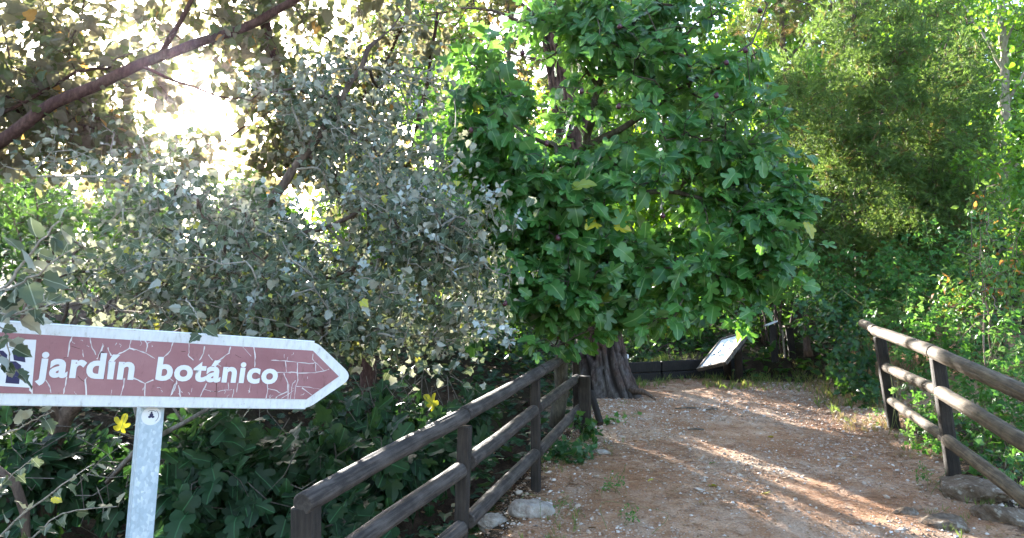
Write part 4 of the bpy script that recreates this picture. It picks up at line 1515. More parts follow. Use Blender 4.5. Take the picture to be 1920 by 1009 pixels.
# --- taller shade tree above it, with the long diagonal bough and the sky showing through
tg = ellipsoids([(140, 120, 5.8, 200, 150, .9, 1.0), (520, 110, 6.2, 140, 150, .9, 1.1), (130, 290, 5.8, 170, 70, .8, .8), (640, 250, 6.4, 140, 170, .8, 1.1), (300, 20, 6.0, 320, 70, .8, .9), (520, 300, 6.4, 110, 60, .6),
                 (720, 60, 6.4, 160, 90, .8), (60, 230, 5.8, 170, 100, .8, 1.3), (230, 260, 5.6, 90, 60, .5, .8), (330, 300, 6.2, 180, 60, .6, .5)], 860)
tg = np.vstack([tg, np.column_stack([RNG.uniform(-5.5, .2, 240), RNG.uniform(1.5, 6.5, 240), EYE + RNG.uniform(3.0, 4.6, 240)])])  # unseen overhead crown, added to keep sky light off the gully
limbs = [(L((700, 800, 7.2), (672, 480, 7.0), (668, 390, 6.8), (570, 280, 6.5), (535, 210, 6.4), (505, 90, 6.3), (480, -60, 6.2)), .085, .04),
         (L((-160, 360, 4.9), (0, 262, 5.0), (110, 188, 5.1), (220, 140, 5.2), (310, 103, 5.3), (420, 65, 5.4), (520, 22, 5.5), (640, -50, 5.6)), .046, .026),
         (L((-60, 250, 5.2), (100, 160, 5.2), (200, 118, 5.2), (330, 60, 5.3)), .014, .006),
         (L((300, 105, 5.3), (345, 40, 5.4), (370, -40, 5.4)), .022, .014),
         (L((680, 470, 7.0), (760, 330, 6.8), (800, 160, 6.7), (820, 20, 6.6)), .035, .012),
         (L((570, 280, 6.5), (700, 170, 6.6), (760, 40, 6.6)), .028, .01),
         (L((280, 130, 5.25), (360, 165, 5.4), (470, 200, 5.8)), .012, .006)]
tree('shade_tree', 'tall broadleaf tree with a long diagonal bough crossing the bright sky', 'tree', P(700, 760, 7.2), limbs, tg, 'heart', M['shade_leaf'], 9, .085,
     M['red_bark'], M['brown_bark'], 300, big=.011, r_tip=.0025, spread=.25, up=.5, out=.2, droop=.35, face=.1, jit=.55)

# --- the fig over the path
tg = ellipsoids([(1110, 270, 6.6, 250, 230, .9, 1.0), (1240, 70, 6.8, 190, 110, .8, 1.1), (1340, 420, 6.6, 150, 150, .8, 1.0), (1050, 520, 6.4, 170, 110, .6, 1.1),
                 (920, 250, 6.5, 120, 180, .6, 1.3), (1240, 520, 6.6, 210, 60, .6, .8), (1390, 230, 6.7, 75, 200, .7, .9), (930, 570, 6.6, 100, 80, .5, 1.0), (1035, 625, 6.3, 60, 45, .4, .7),
                 (1450, 440, 6.4, 75, 110, .5, .9), (1080, 30, 6.8, 130, 60, .6, 1.0), (1090, 400, 6.2, 150, 140, .4, .9), (880, 430, 6.6, 90, 110, .5, 1.0), (1380, 50, 6.8, 80, 100, .5, .9),
                 (1490, 350, 6.4, 50, 60, .3, .6), (1500, 500, 6.3, 30, 40, .3, .5), (1350, 585, 6.5, 120, 38, .4, .6), (1180, 590, 6.4, 130, 40, .4, .7), (1450, 110, 6.5, 30, 40, .3, .4), (980, 90, 6.7, 80, 50, .5, .8)], 1330)
limbs = [(L((1042, 800, 7.5), (1060, 640, 7.4), (1082, 450, 7.2), (1092, 290, 7.0), (1120, 160, 6.9), (1170, 40, 6.8)), .075, .02),
         (L((1092, 290, 7.0), (1010, 270, 6.8), (930, 210, 6.6)), .03, .010), (L((1092, 280, 7.0), (1210, 215, 6.8), (1320, 140, 6.7), (1410, 80, 6.6)), .036, .010),
         (L((1085, 400, 7.1), (1240, 350, 6.8), (1370, 380, 6.6), (1480, 400, 6.5)), .034, .008), (L((1075, 500, 7.2), (1200, 490, 6.8), (1330, 510, 6.6), (1420, 540, 6.5)), .028, .008),
         (L((1062, 620, 7.4), (980, 560, 7.0), (900, 540, 6.8)), .026, .008), (L((1062, 600, 7.3), (1050, 620, 6.8), (1040, 650, 6.4)), .02, .008),
         (L((1120, 160, 6.9), (1050, 60, 6.8), (1000, 20, 6.7)), .022, .008), (L((1210, 215, 6.8), (1290, 260, 6.6), (1400, 270, 6.5)), .02, .007)]
fx, fy, fd = pix(tg)
tg = tg[~((((fx - 1130) / 60) ** 2 + ((fy - 235) / 32) ** 2 < 1) & (fd < 7.1))]
fig_root, fig_sk = tree('fig_tree', 'dense green fig tree with lobed leaves and dark figs over the path', 'tree', P(1042, 765, 7.5), limbs, tg, 'fig', M['fig_leaf'], 7, .142,
                        M['fig_bark'], M['fig_bark'], 300, big=.012, r_tip=.0052, spread=.16, up=.7, out=.3, droop=.4, face=.5, jit=.33, seg=.18, bow=.22, clump=(1.75, -.06))
# figs
fv, ff = [], []
bm = bmesh.new(); bmesh.ops.create_uvsphere(bm, u_segments=8, v_segments=6, radius=1.0)
for q in bm.verts:
    if q.co.z > 0.1: q.co.x *= 1 - .45 * q.co.z; q.co.y *= 1 - .45 * q.co.z; q.co.z *= 1.45
fig_me = bpy.data.meshes.new('fig'); bm.to_mesh(fig_me); bm.free()
fig_me.polygons.foreach_set('use_smooth', np.ones(len(fig_me.polygons), bool))
fig_me2 = fig_me.copy(); fig_me.materials.append(M['fig_fruit']); fig_me2.materials.append(M['green_fig'])
spots = [(1340, 8), (1398, 95), (1362, 118), (1343, 180), (1162, 50), (932, 132), (980, 100), (1090, 172), (883, 245), (1046, 447), (985, 297), (1178, 342), (1243, 405), (1425, 20), (947, 570), (1310, 60), (1025, 270), (1160, 200)]
tips = fig_sk[0][fig_sk[3]]
for i, (a, b) in enumerate(spots):
    p = P(a, b, 5.85)
    # hang it on the nearest wood so that it sits at the crown's front
    o = link('fig', fig_me if i % 5 else fig_me2, fig_root)
    o.location = (p - np.array(fig_root.location)).tolist(); o.scale = (.021,) * 3
    o.rotation_euler = (RNG.uniform(-.4, .4), RNG.uniform(-.4, .4), 0)
    k = np.argmin(np.linalg.norm(fig_sk[0] - p, axis=1))
    Geo().tube([fig_sk[0][k], (fig_sk[0][k] + p) / 2 + np.array([0, 0, .04]), p + np.array([0, 0, .028])], [.004, .003, .003], 4, False).build('fruit_stalk', M['fig_bark'], fig_root)

# --- fig bush down in the gully, below the sign
tg = ellipsoids([(420, 880, 4.4, 140, 120, .5, 1), (620, 900, 4.9, 160, 100, .5, 1), (800, 850, 5.8, 110, 70, .4, .5), (560, 990, 4.4, 250, 60, .4, 1), (390, 800, 4.6, 110, 50, .4, .8), (790, 900, 5.4, 110, 80, .4, .6)], 220)
limbs = [(L((560, 1150, 4.9), (520, 960, 4.8), (440, 850, 4.7)), .03, .01), (L((560, 1100, 4.9), (660, 940, 5.1), (790, 870, 5.7)), .026, .008), (L((540, 1000, 4.8), (620, 880, 4.9)), .015, .006)]
tree('fig_bush', 'dark green fig bush in the gully behind the sign post and left fence', 'shrub', P(560, 1120, 4.9), limbs, tg, 'fig', M['shaded_fig_leaf'], 7, .135, M['fig_bark'], None, 220,
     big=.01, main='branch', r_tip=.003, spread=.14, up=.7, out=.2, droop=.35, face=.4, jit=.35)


tg = ellipsoids([(760, 800, 6.4, 130, 70, .5, 1), (660, 760, 6.6, 80, 40, .4, .7), (880, 800, 6.6, 70, 70, .4, .8), (150, 900, 4.9, 150, 90, .5, .8), (40, 860, 4.6, 80, 80, .4, .6)], 190)
tree('fig_bush', 'low dark fig thicket in the gully further along behind the left fence', 'shrub', P(760, 900, 6.4), [(L((760, 930, 6.4), (740, 830, 6.4), (690, 770, 6.5)), .02, .008), (L((765, 920, 6.4), (850, 830, 6.5), (890, 770, 6.6)), .02, .008), (L((300, 1050, 5.0), (190, 930, 4.9), (70, 860, 4.7)), .018, .006)], tg, 'fig', M['shaded_fig_leaf'], 7, .125, M['fig_bark'], None, 200, big=.01, main='branch', spread=.14, up=.7, out=.2, droop=.35, face=.4, jit=.35, gapped=False)


# --- big pine behind the fig
def pine_trunk(root, line, radii, mat):
    line = np.asarray(line, float)
    Lc = np.concatenate([[0], np.cumsum(np.linalg.norm(np.diff(line, axis=0), axis=1))])
    nz, na = 330, 84
    s = np.linspace(0, Lc[-1], nz)
    c = np.column_stack([np.interp(s, Lc, line[:, k]) for k in range(3)])
    for _ in range(12): c[1:-1] = (c[:-2] + c[1:-1] * 2 + c[2:]) / 4
    r = np.interp(s, Lc, radii)
    a = np.linspace(0, 2 * math.pi, na, endpoint=False) + math.pi / 2      # seam at the back
    S, Aa = np.meshgrid(s, a, indexing='ij')
    Rr = np.repeat(r[:, None], na, axis=1)
    butt = np.exp(-S / .35) * (.07 * np.cos(Aa * 3 + 1) + .05 * np.cos(5 * Aa))
    arc = (Aa - math.pi / 2) * .26
    warp = .5 * vnoise(arc * 10, S * 4.5, 5)
    n1 = np.abs(vnoise(arc / .058 + warp * 1.6, S * 2.1 + 3, 71)) * 2
    n2 = np.abs(vnoise(arc / .034 + warp * 2.2, S * 4.4 + 9, 72)) * 2
    e = worley(arc / .07 + warp, S / .30 + .6 * vnoise(arc * 8, S * 2, 6), 77)
    plate = sstep(.05, .36, n1) * (.45 + .55 * sstep(.02, .22, n2)) * (.7 + .3 * sstep(.02, .14, e))
    disp = .046 * plate + .008 * vnoise(arc * 40, S * 12, 12) + .008 * vnoise(arc * 14, S * 30, 13)
    R2 = Rr * (1 + butt) + disp - .018
    v = np.stack([c[:, None, 0] + R2 * np.cos(Aa), c[:, None, 1] + R2 * np.sin(Aa), c[:, None, 2] + 0 * R2], axis=2).reshape(-1, 3)
    i0 = (np.arange(nz - 1)[:, None] * na + np.arange(na)[None, :])
    i1 = (np.arange(nz - 1)[:, None] * na + (np.arange(na)[None, :] + 1) % na)
    f = np.stack([i0, i1, i1 + na, i0 + na], axis=2).reshape(-1, 4)
    link('trunk', mesh_from('trunk', v - np.array(root.location), f, mat, False, {'plate': plate.ravel(), 'height': S.ravel()}), root)


base = P(1142, 742, 9.6); base[2] = ground_z(base[0], base[1])
pine = thing('pine_tree', 'big pine with a plated reddish grey trunk rising behind the fig', 'tree', base)
pl = np.array([base + np.array([.02, 0, -.25]), base, base + np.array([-.07, 0, .35]), P(1112, 560, 9.7), P(1098, 400, 9.8), P(1060, 150, 10.0), P(1035, 10, 10.1), P(1015, -250, 10.4)])
pine_trunk(pine, pl, [.47, .40, .31, .245, .225, .2, .18, .15], M['plated_bark'])
tg = ellipsoids([(1000, -180, 10.2, 420, 150, 1.6, 1), (900, 30, 10.3, 170, 70, .8, 1.6), (1300, -60, 10.5, 250, 80, 1.0, .5)], 420)
limbs = [(L((1050, 110, 10.05), (985, 40, 9.9), (900, 10, 9.8), (800, 30, 9.7)), .028, .01), (L((1040, 60, 10.1), (960, -10, 10), (880, -60, 10), (760, -60, 9.9)), .03, .01),
         (L((1030, -20, 10.1), (1200, -60, 10.2), (1380, -40, 10.3), (1520, 10, 10.3)), .035, .01), (L((1020, -160, 10.3), (900, -200, 10.3), (760, -220, 10.3)), .03, .01),
         (L((1052, 120, 10.0), (940, 100, 9.8), (890, 70, 9.8)), .016, .006), (L((1045, 85, 10.0), (960, 60, 9.6), (905, 85, 9.5)), .014, .006)]
tg = tg[keep(tg)]
sk = grow(limbs, tg, .2, bow=.16, r_tip=.004)
wood(pine, sk, M['brown_bark'], None, .013, 'branch')
p, d, n_, s = tip_leaves(sk, 5, .16, .45, droop=0, up=.2, out=.6, jit=.6)
put_leaves(pine, 'needle', p, d, n_, s, M['pine_leaf'], 0)
# root flare with a surface root
Geo().tube([base + np.array([.2, -.25, .06]), base + np.array([.36, -.45, .05]), base + np.array([.42, -.5, .01]), base + np.array([.48, -.58, -.04])], [.05, .035, .02, .012], 8).build('root', M['brown_bark'], pine, smooth=True)


# --- right hand side
def rough_shrub(name, label, cat, base, ell, n, leaf, mat, per, scale, bark, twig=None, singles=0, group=None, stems=5, sr=.02, seg=.16, gapped=True, **kw):
    c = np.array(base)
    tg = ellipsoids(ell, n)
    gzt = ground_z(tg[:, 0], tg[:, 1])
    if (tg[:, 2] > gzt + .03).sum() > 4: tg = tg[tg[:, 2] > gzt + .03]
    else: tg[:, 2] = gzt + RNG.uniform(.03, .15, len(tg))
    hi = tg[np.argsort(-tg[:, 2])][:max(6, len(tg) // 2)]
    limbs = []
    for k in range(stems):
        t = hi[int(RNG.integers(len(hi)))]
        b0 = c + np.array([RNG.normal() * .12, RNG.normal() * .12, -.08])
        mid_ = b0 * .5 + t * .5 + RNG.normal(size=3) * .1; mid_[2] += .1
        limbs.append((np.array([b0, mid_, t]), sr * RNG.uniform(.7, 1.2), sr * .3))
    return tree(name, label, cat, base, limbs, tg, leaf, mat, per, scale, bark, twig, singles, group, big=sr * .55, main='trunk' if stems == 1 else 'branch', seg=seg, gapped=gapped, **kw)


jb = P(1610, 640, 11.6); jb[2] = ground_z(jb[0], jb[1])
tg = ellipsoids([(1660, 160, 11.4, 190, 190, 1.3, 1), (1620, 380, 11.2, 190, 150, 1.1, 1), (1740, 300, 11.6, 130, 200, 1.0, .9), (1500, 270, 11.4, 70, 150, .7, .5), (1560, 470, 11.0, 110, 90, .7, .7), (1690, 20, 11.8, 120, 60, .8, .6), (1480, 380, 11.2, 60, 100, .6, .7), (1600, 560, 10.8, 110, 60, .6, .5), (1465, 260, 10.8, 45, 190, .5, .9), (1760, 430, 11.2, 100, 120, .7, .8), (1640, 250, 10.6, 200, 220, .5, .9)], 2500)
limbs = [(np.vstack([[jb - np.array([0, 0, .1])], L((1612, 480, 11.6), (1606, 300, 11.5), (1618, 180, 11.5), (1600, 60, 11.5), (1610, -80, 11.6))]), .075, .02),
         (L((1612, 420, 11.6), (1650, 330, 11.3), (1700, 250, 11.3), (1760, 140, 11.4), (1790, 40, 11.5)), .045, .01), (L((1640, 350, 11.4), (1655, 200, 11.4), (1690, 60, 11.5)), .03, .01),
         (L((1612, 500, 11.6), (1680, 430, 11.3), (1770, 330, 11.4)), .03, .01), (L((1610, 450, 11.6), (1550, 350, 11.2), (1500, 230, 11.2)), .03, .01)]
tree('juniper_tree', 'olive green feathery juniper with dark limbs above the right bank', 'tree', jb, limbs, tg, 'spray', M['juniper_leaf'], 10, .16, M['brown_bark'], None, 0,
     big=.014, r_tip=.003, spread=.30, up=.3, out=.4, droop=-.1, jit=.6)

fb = P(1890, 620, 12.5); fb[2] = ground_z(fb[0], fb[1])
tg = ellipsoids([(1890, 130, 12.6, 110, 190, 1.2, 1), (1830, 60, 13, 110, 110, 1.0, 1), (1900, 380, 12.4, 70, 110, .8, .6), (1980, 250, 12.6, 100, 250, 1, .6), (1880, 300, 11.9, 70, 130, .3, .7), (1880, 20, 11.9, 90, 50, .4, .6), (1800, 200, 12, 60, 160, .6, .6)], 560)
limbs = [(np.vstack([[fb], L((1888, 480, 12.5), (1886, 300, 12.5), (1884, 120, 12.5), (1878, 0, 12.5), (1872, -150, 12.6))]), .10, .04),
         (L((1885, 140, 12.5), (1840, 60, 12.6), (1800, 0, 12.8)), .03, .01), (L((1885, 200, 12.5), (1930, 120, 12.3), (1980, 60, 12.3)), .03, .01), (L((1886, 330, 12.5), (1950, 260, 12.3), (2010, 200, 12.3)), .025, .01), (L((1884, 90, 12.5), (1920, 0, 12.4)), .025, .01)]
tree('poplar_tree', 'pale trunked poplar with bright green leaves at the upper right', 'tree', fb, limbs, tg, 'heart', M['far_poplar_leaf'], 8, .085, M['pale_bark'], M['grey_bark'], 0,
     big=.015, r_tip=.004, spread=.3, up=.4, out=.2, droop=.4, jit=.6)

tb = P(1500, 560, 15); tb[2] = ground_z(tb[0], tb[1])
tg = ellipsoids([(1480, 60, 15, 110, 120, 1.2, 1), (1560, 20, 15, 130, 60, 1.1, .7), (1440, 200, 15, 60, 110, .8, .5)], 240)
limbs = [(np.vstack([[tb], L((1490, 300, 15), (1470, 100, 15), (1460, -60, 15))]), .09, .04), (L((1470, 120, 15), (1540, 40, 14.8), (1620, 10, 14.8)), .03, .01), (L((1480, 220, 15), (1430, 150, 14.8), (1400, 60, 14.8)), .03, .01)]
tree('pine_tree', 'thin pine with browning needles between the fig and the juniper', 'tree', tb, limbs, tg, 'needle', M['pine_leaf'], 9, .2, M['brown_bark'], None, 0, big=.015, r_tip=.005, spread=.4, up=.2, out=.5, droop=0, jit=.6)

# brambles and ivy along the right bank
gb = lambda px, py, d: (lambda q: np.array([q[0], q[1], float(ground_z(q[0], q[1]))]))(P(px, py, d))
rough_shrub('bramble_bush', 'dense bramble bush behind the top rail of the right fence', 'shrub', gb(1730, 720, 8.6), [(1730, 600, 8.6, 130, 110, .7), (1640, 560, 9.2, 90, 80, .6), (1820, 650, 8.0, 120, 120, .6)], 330, 'bramble', M['bramble_leaf'], 6, .085, M['green_twig'], None, 200, stems=9, sr=.008, spread=.16, up=.8, out=.3, face=.25)
rough_shrub('bramble_bush', 'bramble bush behind the lower rails at the right edge', 'shrub', gb(1870, 900, 6.4), [(1850, 790, 6.6, 110, 110, .6), (1930, 700, 6.6, 90, 150, .6), (1900, 900, 5.6, 90, 60, .4)], 240, 'bramble', M['bramble_leaf'], 6, .085, M['green_twig'], None, 200, stems=7, sr=.008, spread=.16, up=.8, out=.3, face=.25)
rough_shrub('ivy_mound', 'dark ivy mound spilling down the bank left of the right fence', 'ivy', gb(1590, 690, 9.3), [(1570, 590, 9.6, 80, 70, .5), (1600, 680, 9.0, 50, 70, .4), (1540, 560, 10.0, 50, 60, .5), (1620, 740, 8.6, 40, 40, .3)], 260, 'ivy', M['ivy_leaf'], 7, .075, M['brown_bark'], None, 150, stems=8, sr=.008, spread=.12, up=.5, out=.5, face=.5)
rough_shrub('mastic_shrub', 'shrub with reddening leaves standing behind the right fence', 'shrub', gb(1850, 640, 8.2), [(1850, 440, 8.2, 70, 110, .5), (1880, 540, 8.0, 60, 70, .4), (1800, 560, 8.2, 60, 60, .4)], 130, 'ovate', M['red_shrub_leaf'], 8, .065, M['brown_bark'], None, 120, stems=5, sr=.012, spread=.22, up=.5, out=.3)
rough_shrub('sapling', 'thin red stemmed sapling rising through the brambles at right', 'tree', gb(1870, 830, 6.9), [(1850, 480, 6.9, 60, 110, .4), (1820, 600, 6.9, 50, 60, .3)], 40, 'ovate', M['bramble_leaf'], 7, .06, M['pine_bark'], None, 0, stems=2, sr=.014, spread=.22)
rough_shrub('bramble_bush', 'low leafy bramble at the foot of the second right fence post', 'shrub', gb(1735, 850, 6.6), [(1730, 790, 6.9, 35, 40, .25), (1745, 840, 6.5, 40, 30, .25)], 60, 'bramble', M['bramble_leaf'], 5, .06, M['green_twig'], None, 60, stems=5, sr=.004, spread=.1)
rough_shrub('bramble_bush', 'sunlit bramble sprig poking between the middle and top right rails', 'shrub', gb(1700, 800, 7.2), [(1700, 730, 7.1, 40, 45, .2), (1690, 660, 7.3, 25, 25, .15)], 30, 'bramble', M['bramble_leaf'], 5, .07, M['green_twig'], None, 50, stems=4, sr=.004, spread=.1)

rough_shrub('bramble_bush', 'tall fresh green thicket under the juniper behind the ivy mound', 'shrub', gb(1640, 600, 10.2), [(1640, 530, 10.2, 130, 80, .7), (1760, 500, 9.8, 110, 90, .6), (1520, 500, 10.8, 60, 80, .5)], 300, 'bramble', M['bramble_leaf'], 7, .10, M['green_twig'], None, 0, stems=8, sr=.01, spread=.2, up=.7, out=.3, face=.3)
rough_shrub('bramble_bush', 'light green thicket at the right edge above the brambles', 'shrub', gb(1900, 620, 9.0), [(1910, 500, 9.2, 90, 130, .6), (1860, 330, 10, 80, 90, .6), (1960, 350, 9.2, 90, 160, .6)], 260, 'ovate', M['far_poplar_leaf'], 9, .09, M['green_twig'], None, 0, stems=8, sr=.012, spread=.25, up=.6, out=.3, face=.2)
rough_shrub('laurel_bush', 'dark glossy shrub between the fig edge and the juniper foot', 'shrub', gb(1470, 620, 12.0), [(1470, 470, 12.2, 70, 130, .6), (1420, 400, 12.6, 60, 120, .6)], 260, 'ovate', M['bramble_leaf'], 8, .09, M['brown_bark'], None, 0, stems=6, sr=.02, spread=.25)

# behind the timber wall and the fig
rough_shrub('laurel_bush', 'dark shrub behind the timber wall, under the fig', 'shrub', gb(1260, 660, 12.6), [(1260, 600, 12.8, 110, 90, .8), (1200, 640, 12.2, 60, 45, .5), (1340, 590, 12.6, 70, 80, .6)], 260, 'ovate', M['dark_leaf'], 8, .09, M['brown_bark'], None, 0, stems=7, sr=.02, spread=.25)
rough_shrub('laurel_bush', 'low dense dark thicket filling the ground just behind the timber wall', 'shrub', gb(1270, 690, 12.4), [(1220, 668, 12.2, 90, 32, .5), (1330, 655, 12.5, 100, 40, .6), (1270, 640, 13.2, 150, 50, .7), (1420, 640, 13.0, 70, 50, .6)], 420, 'ovate', M['dark_leaf'], 8, .085, M['brown_bark'], None, 0, stems=12, sr=.012, spread=.2, gapped=False)
rough_shrub('laurel_bush', 'dark shrub behind the tilted information board', 'shrub', gb(1420, 640, 13.0), [(1420, 560, 13.0, 70, 90, .7), (1460, 500, 13.4, 60, 90, .7)], 240, 'ovate', M['dark_leaf'], 8, .085, M['brown_bark'], None, 0, stems=6, sr=.02, spread=.25)
rough_shrub('laurel_bush', 'shady shrub left of the pine trunk behind the fence end', 'shrub', gb(980, 690, 11.0), [(980, 600, 11.2, 90, 80, .7), (900, 640, 10.6, 70, 60, .6), (1010, 660, 10.6, 50, 30, .4)], 260, 'ovate', M['dark_leaf'], 8, .085, M['brown_bark'], None, 0, stems=6, sr=.02, spread=.25)
rough_shrub('laurel_bush', 'dark tangled shrub in the hollow above the sign, under the bright bush', 'shrub', gb(200, 600, 8.0), [(190, 480, 8.0, 190, 60, .6), (420, 500, 8.2, 150, 70, .6), (640, 560, 8.4, 160, 80, .6), (60, 520, 7.6, 120, 70, .5)], 330, 'ovate', M['dark_leaf'], 7, .08, M['brown_bark'], None, 0, stems=9, sr=.02, spread=.25)
rough_shrub('sunlit_bush', 'green bush below the long bough at far left', 'shrub', gb(110, 520, 10.0), [(100, 390, 10.2, 190, 60, .8), (260, 400, 10.0, 130, 60, .7)], 300, 'ovate', M['dark_leaf'], 8, .10, M['brown_bark'], None, 0, stems=6, sr=.025, spread=.28)
rough_shrub('sunlit_bush', 'bright yellow green bush glimpsed between the poplar and the fig', 'shrub', gb(850, 520, 12.0), [(860, 320, 12.0, 110, 120, .9), (800, 430, 11.6, 120, 80, .8), (1010, 380, 12.6, 110, 150, .9)], 420, 'ovate', M['bright_leaf'], 8, .11, M['brown_bark'], None, 0, stems=7, sr=.03, spread=.3)

# woodland further back: each tree on its own
WOOD = [(700, 560, 14, 130, 'bright_leaf', 'yellow green tree behind the shade tree trunk'),
        (930, 560, 16, 150, 'far_poplar_leaf', 'fresh green tree behind the pine, on its left'),
        (1180, 560, 15.5, 150, 'bright_leaf', 'light green tree behind the right half of the fig'),
        (1330, 540, 18, 170, 'dark_leaf', 'deep green tree on the slope behind the fig edge'),
        (1540, 520, 18, 190, 'far_poplar_leaf', 'pale green tree glimpsed between the thin pine and the juniper'),
        (1760, 520, 17, 240, 'far_poplar_leaf', 'fresh green tree on the slope behind the juniper'),
        (2000, 520, 17, 240, 'bright_leaf', 'light green tree at the right edge behind the poplar'),
        (790, 520, 15, 250, 'far_poplar_leaf', 'tall loose green tree filling the gap between the poplar and the fig'),
        (960, 500, 19, 270, 'pine_leaf', 'tall brownish green tree behind the pine crown'),
        (1250, 500, 21, 270, 'far_poplar_leaf', 'tall green tree behind the top of the fig'),
        (480, 520, 13, 80, 'dark_leaf', 'dark green bushy tree low behind the poplar twigs'),
        (60, 500, 15, 75, 'dark_leaf', 'low sunlit tree beyond the gully at the far left'),
        (250, 500, 17, 70, 'bright_leaf', 'low sunlit tree beyond the gully, under the sun'),
        (1450, 420, 25, 220, 'bright_leaf', 'distant light green tree high on the slope above the bank'),
        (1800, 400, 25, 240, 'bright_leaf', 'distant light green tree high on the slope at upper right'),
        (1640, 470, 21, 240, 'far_poplar_leaf', 'tall fresh green tree far behind the crown of the juniper'),
        (1120, 420, 25, 200, 'far_poplar_leaf', 'distant green tree high on the slope behind the pine top')]
for (px, py, d, rw, mt, lab) in WOOD:
    b = gb(px, py, d)
    top = py - 2.0 * rw
    s = d / 15.0
    ell = [(px, py - .55 * rw, d, rw * .55, rw * .45, 1.4 * s), (px - .3 * rw, py - 1.2 * rw, d, rw * .5, rw * .45, 1.3 * s, 1.0), (px + .35 * rw, py - 1.35 * rw, d, rw * .5, rw * .5, 1.3 * s), (px, py - 1.9 * rw, d, rw * .5, rw * .4, 1.2 * s)]
    tg = ellipsoids(ell, int(330 * (1.5 if rw > 160 else 1)))
    limbs = [(np.vstack([[b], L((px + 8, py - .5 * rw, d), (px - 10, py - 1.2 * rw, d), (px + 5, py - 1.9 * rw, d))]), .11 * s, .03), (L((px, py - .6 * rw, d), (px + .4 * rw, py - 1.2 * rw, d)), .05 * s, .015), (L((px, py - .7 * rw, d), (px - .4 * rw, py - 1.3 * rw, d)), .05 * s, .015)]
    tree('broadleaf_tree', lab, 'tree', b, limbs, tg, 'chip', M[mt], 17, .18 * s, M['grey_bark'], None, 0, 'trees on the slope behind', big=.02, r_tip=.006, spread=.5, up=.3, out=.3, jit=.7, seg=.35)

# --- undergrowth and ground cover as masses
def cover(name, n, reg, kind, mat, scale, test, lift=.05, up=1.0):
    x = RNG.uniform(reg[0], reg[1], n * 4); y = RNG.uniform(reg[2], reg[3], n * 4)
    ok = test(x, y)
    x, y = x[ok][:n], y[ok][:n]
    z = ground_z(x, y)
    p = np.column_stack([x, y, z + RNG.random(len(x)) ** 1.6 * lift])
    m = len(p)
    a = RNG.uniform(0, 6.28, m)
    dirs = np.column_stack([np.cos(a), np.sin(a), RNG.uniform(-.1, .9, m) * (1 if up else 0)])
    nr = np.column_stack([RNG.normal(0, .4, m), RNG.normal(-.3, .4, m), np.ones(m)])
    s = scale * RNG.uniform(.5, 1.2, m)
    k = keep(p, -.05) | (RNG.random(m) < .4)
    merged_leaves(name, kind, p[k], frames(dirs[k], nr[k]), s[k], mat, None, 'stuff')


def upright(name, n, reg, mat, scale, test):
    x = RNG.uniform(reg[0], reg[1], n * 6); y = RNG.uniform(reg[2], reg[3], n * 6)
    ok = test(x, y)
    x, y = x[ok][:n], y[ok][:n]
    p = np.column_stack([x, y, ground_z(x, y) - .01]); m = len(p)
    dirs = np.column_stack([RNG.normal(0, .3, m), RNG.normal(0, .3, m), np.ones(m)])
    merged_leaves(name, 'grass', p, frames(dirs, RNG.normal(size=(m, 3))), scale * RNG.uniform(.4, 1.2, m), mat, None, 'stuff')


cover('undergrowth', 26000, (-10, 12, 10.8, 24), 'chip', M['dark_leaf'], .17, lambda x, y: (lon(x, y) > 11.6) & ((lat(x, y) > -20)), lift=1.1)
cover('ivy', 5000, (1.5, 9, 4.5, 13), 'ivy', M['ivy_leaf'], .075, lambda x, y: (lat(x, y) > 2.0 + .5 * vnoise(x * 2, y * 2, 41)) & ((lon(x, y) < 8.4) | (lat(x, y) > 2.6)), lift=.35)
cover('ivy', 9500, (-7, 1, 3.2, 11), 'ivy', M['shaded_fig_leaf'], .11, lambda x, y: (lat(x, y) < -1.55 + .4 * vnoise(x * 2, y * 2, 42)) & (vnoise(x * 1.1, y * 1.1, 43) > -.26), lift=.5)  # gully ivy takes the same leaf colour with shade put in
cover('leaf_litter', 3500, (-7, 1, 3.2, 11), 'heart', M['brown_leaf'], .06, lambda x, y: (lat(x, y) < -1.45), lift=.015, up=0)
cover('leaf_litter', 900, (-1, 5, 4, 11.5), 'heart', M['brown_leaf'], .035, lambda x, y: ((lat(x, y) > 1.4) & (lat(x, y) < 2.6)) | ((lat(x, y) < -.9) & (lat(x, y) > -1.6)), lift=.01, up=0)
upright('grass', 1300, (0, 6, 8.5, 12), M['grass'], .13, lambda x, y: (lon(x, y) > 8.3) & (((lat(x, y) > 1.25) & (lat(x, y) < 3.2)) | (lon(x, y) > 10.4)) & (vnoise(x * 1.7, y * 1.7, 51) > -.12))
upright('grass', 900, (1, 6, 7.5, 12), M['dry_grass'], .10, lambda x, y: (lat(x, y) > 1.3) & (lat(x, y) < 3.0) & (lon(x, y) > 7.8) & (vnoise(x * 2.1, y * 2.1, 57) > -.05))
upright('grass', 420, (0, 5, 3.5, 9), M['grass'], .08, lambda x, y: (((lat(x, y) > 1.35) & (lat(x, y) < 2.3)) | ((lat(x, y) < -.75) & (lat(x, y) > -1.5))) & (vnoise(x * 2.4, y * 2.4, 52) > .02))

cover('leaf_litter', 4200, (-1, 5, 3.5, 11.5), 'small', M['brown_leaf'], .022, lambda x, y: in_path(x, y, .2) & (vnoise(x * 1.4, y * 1.4, 61) > -.15), lift=.006, up=0)

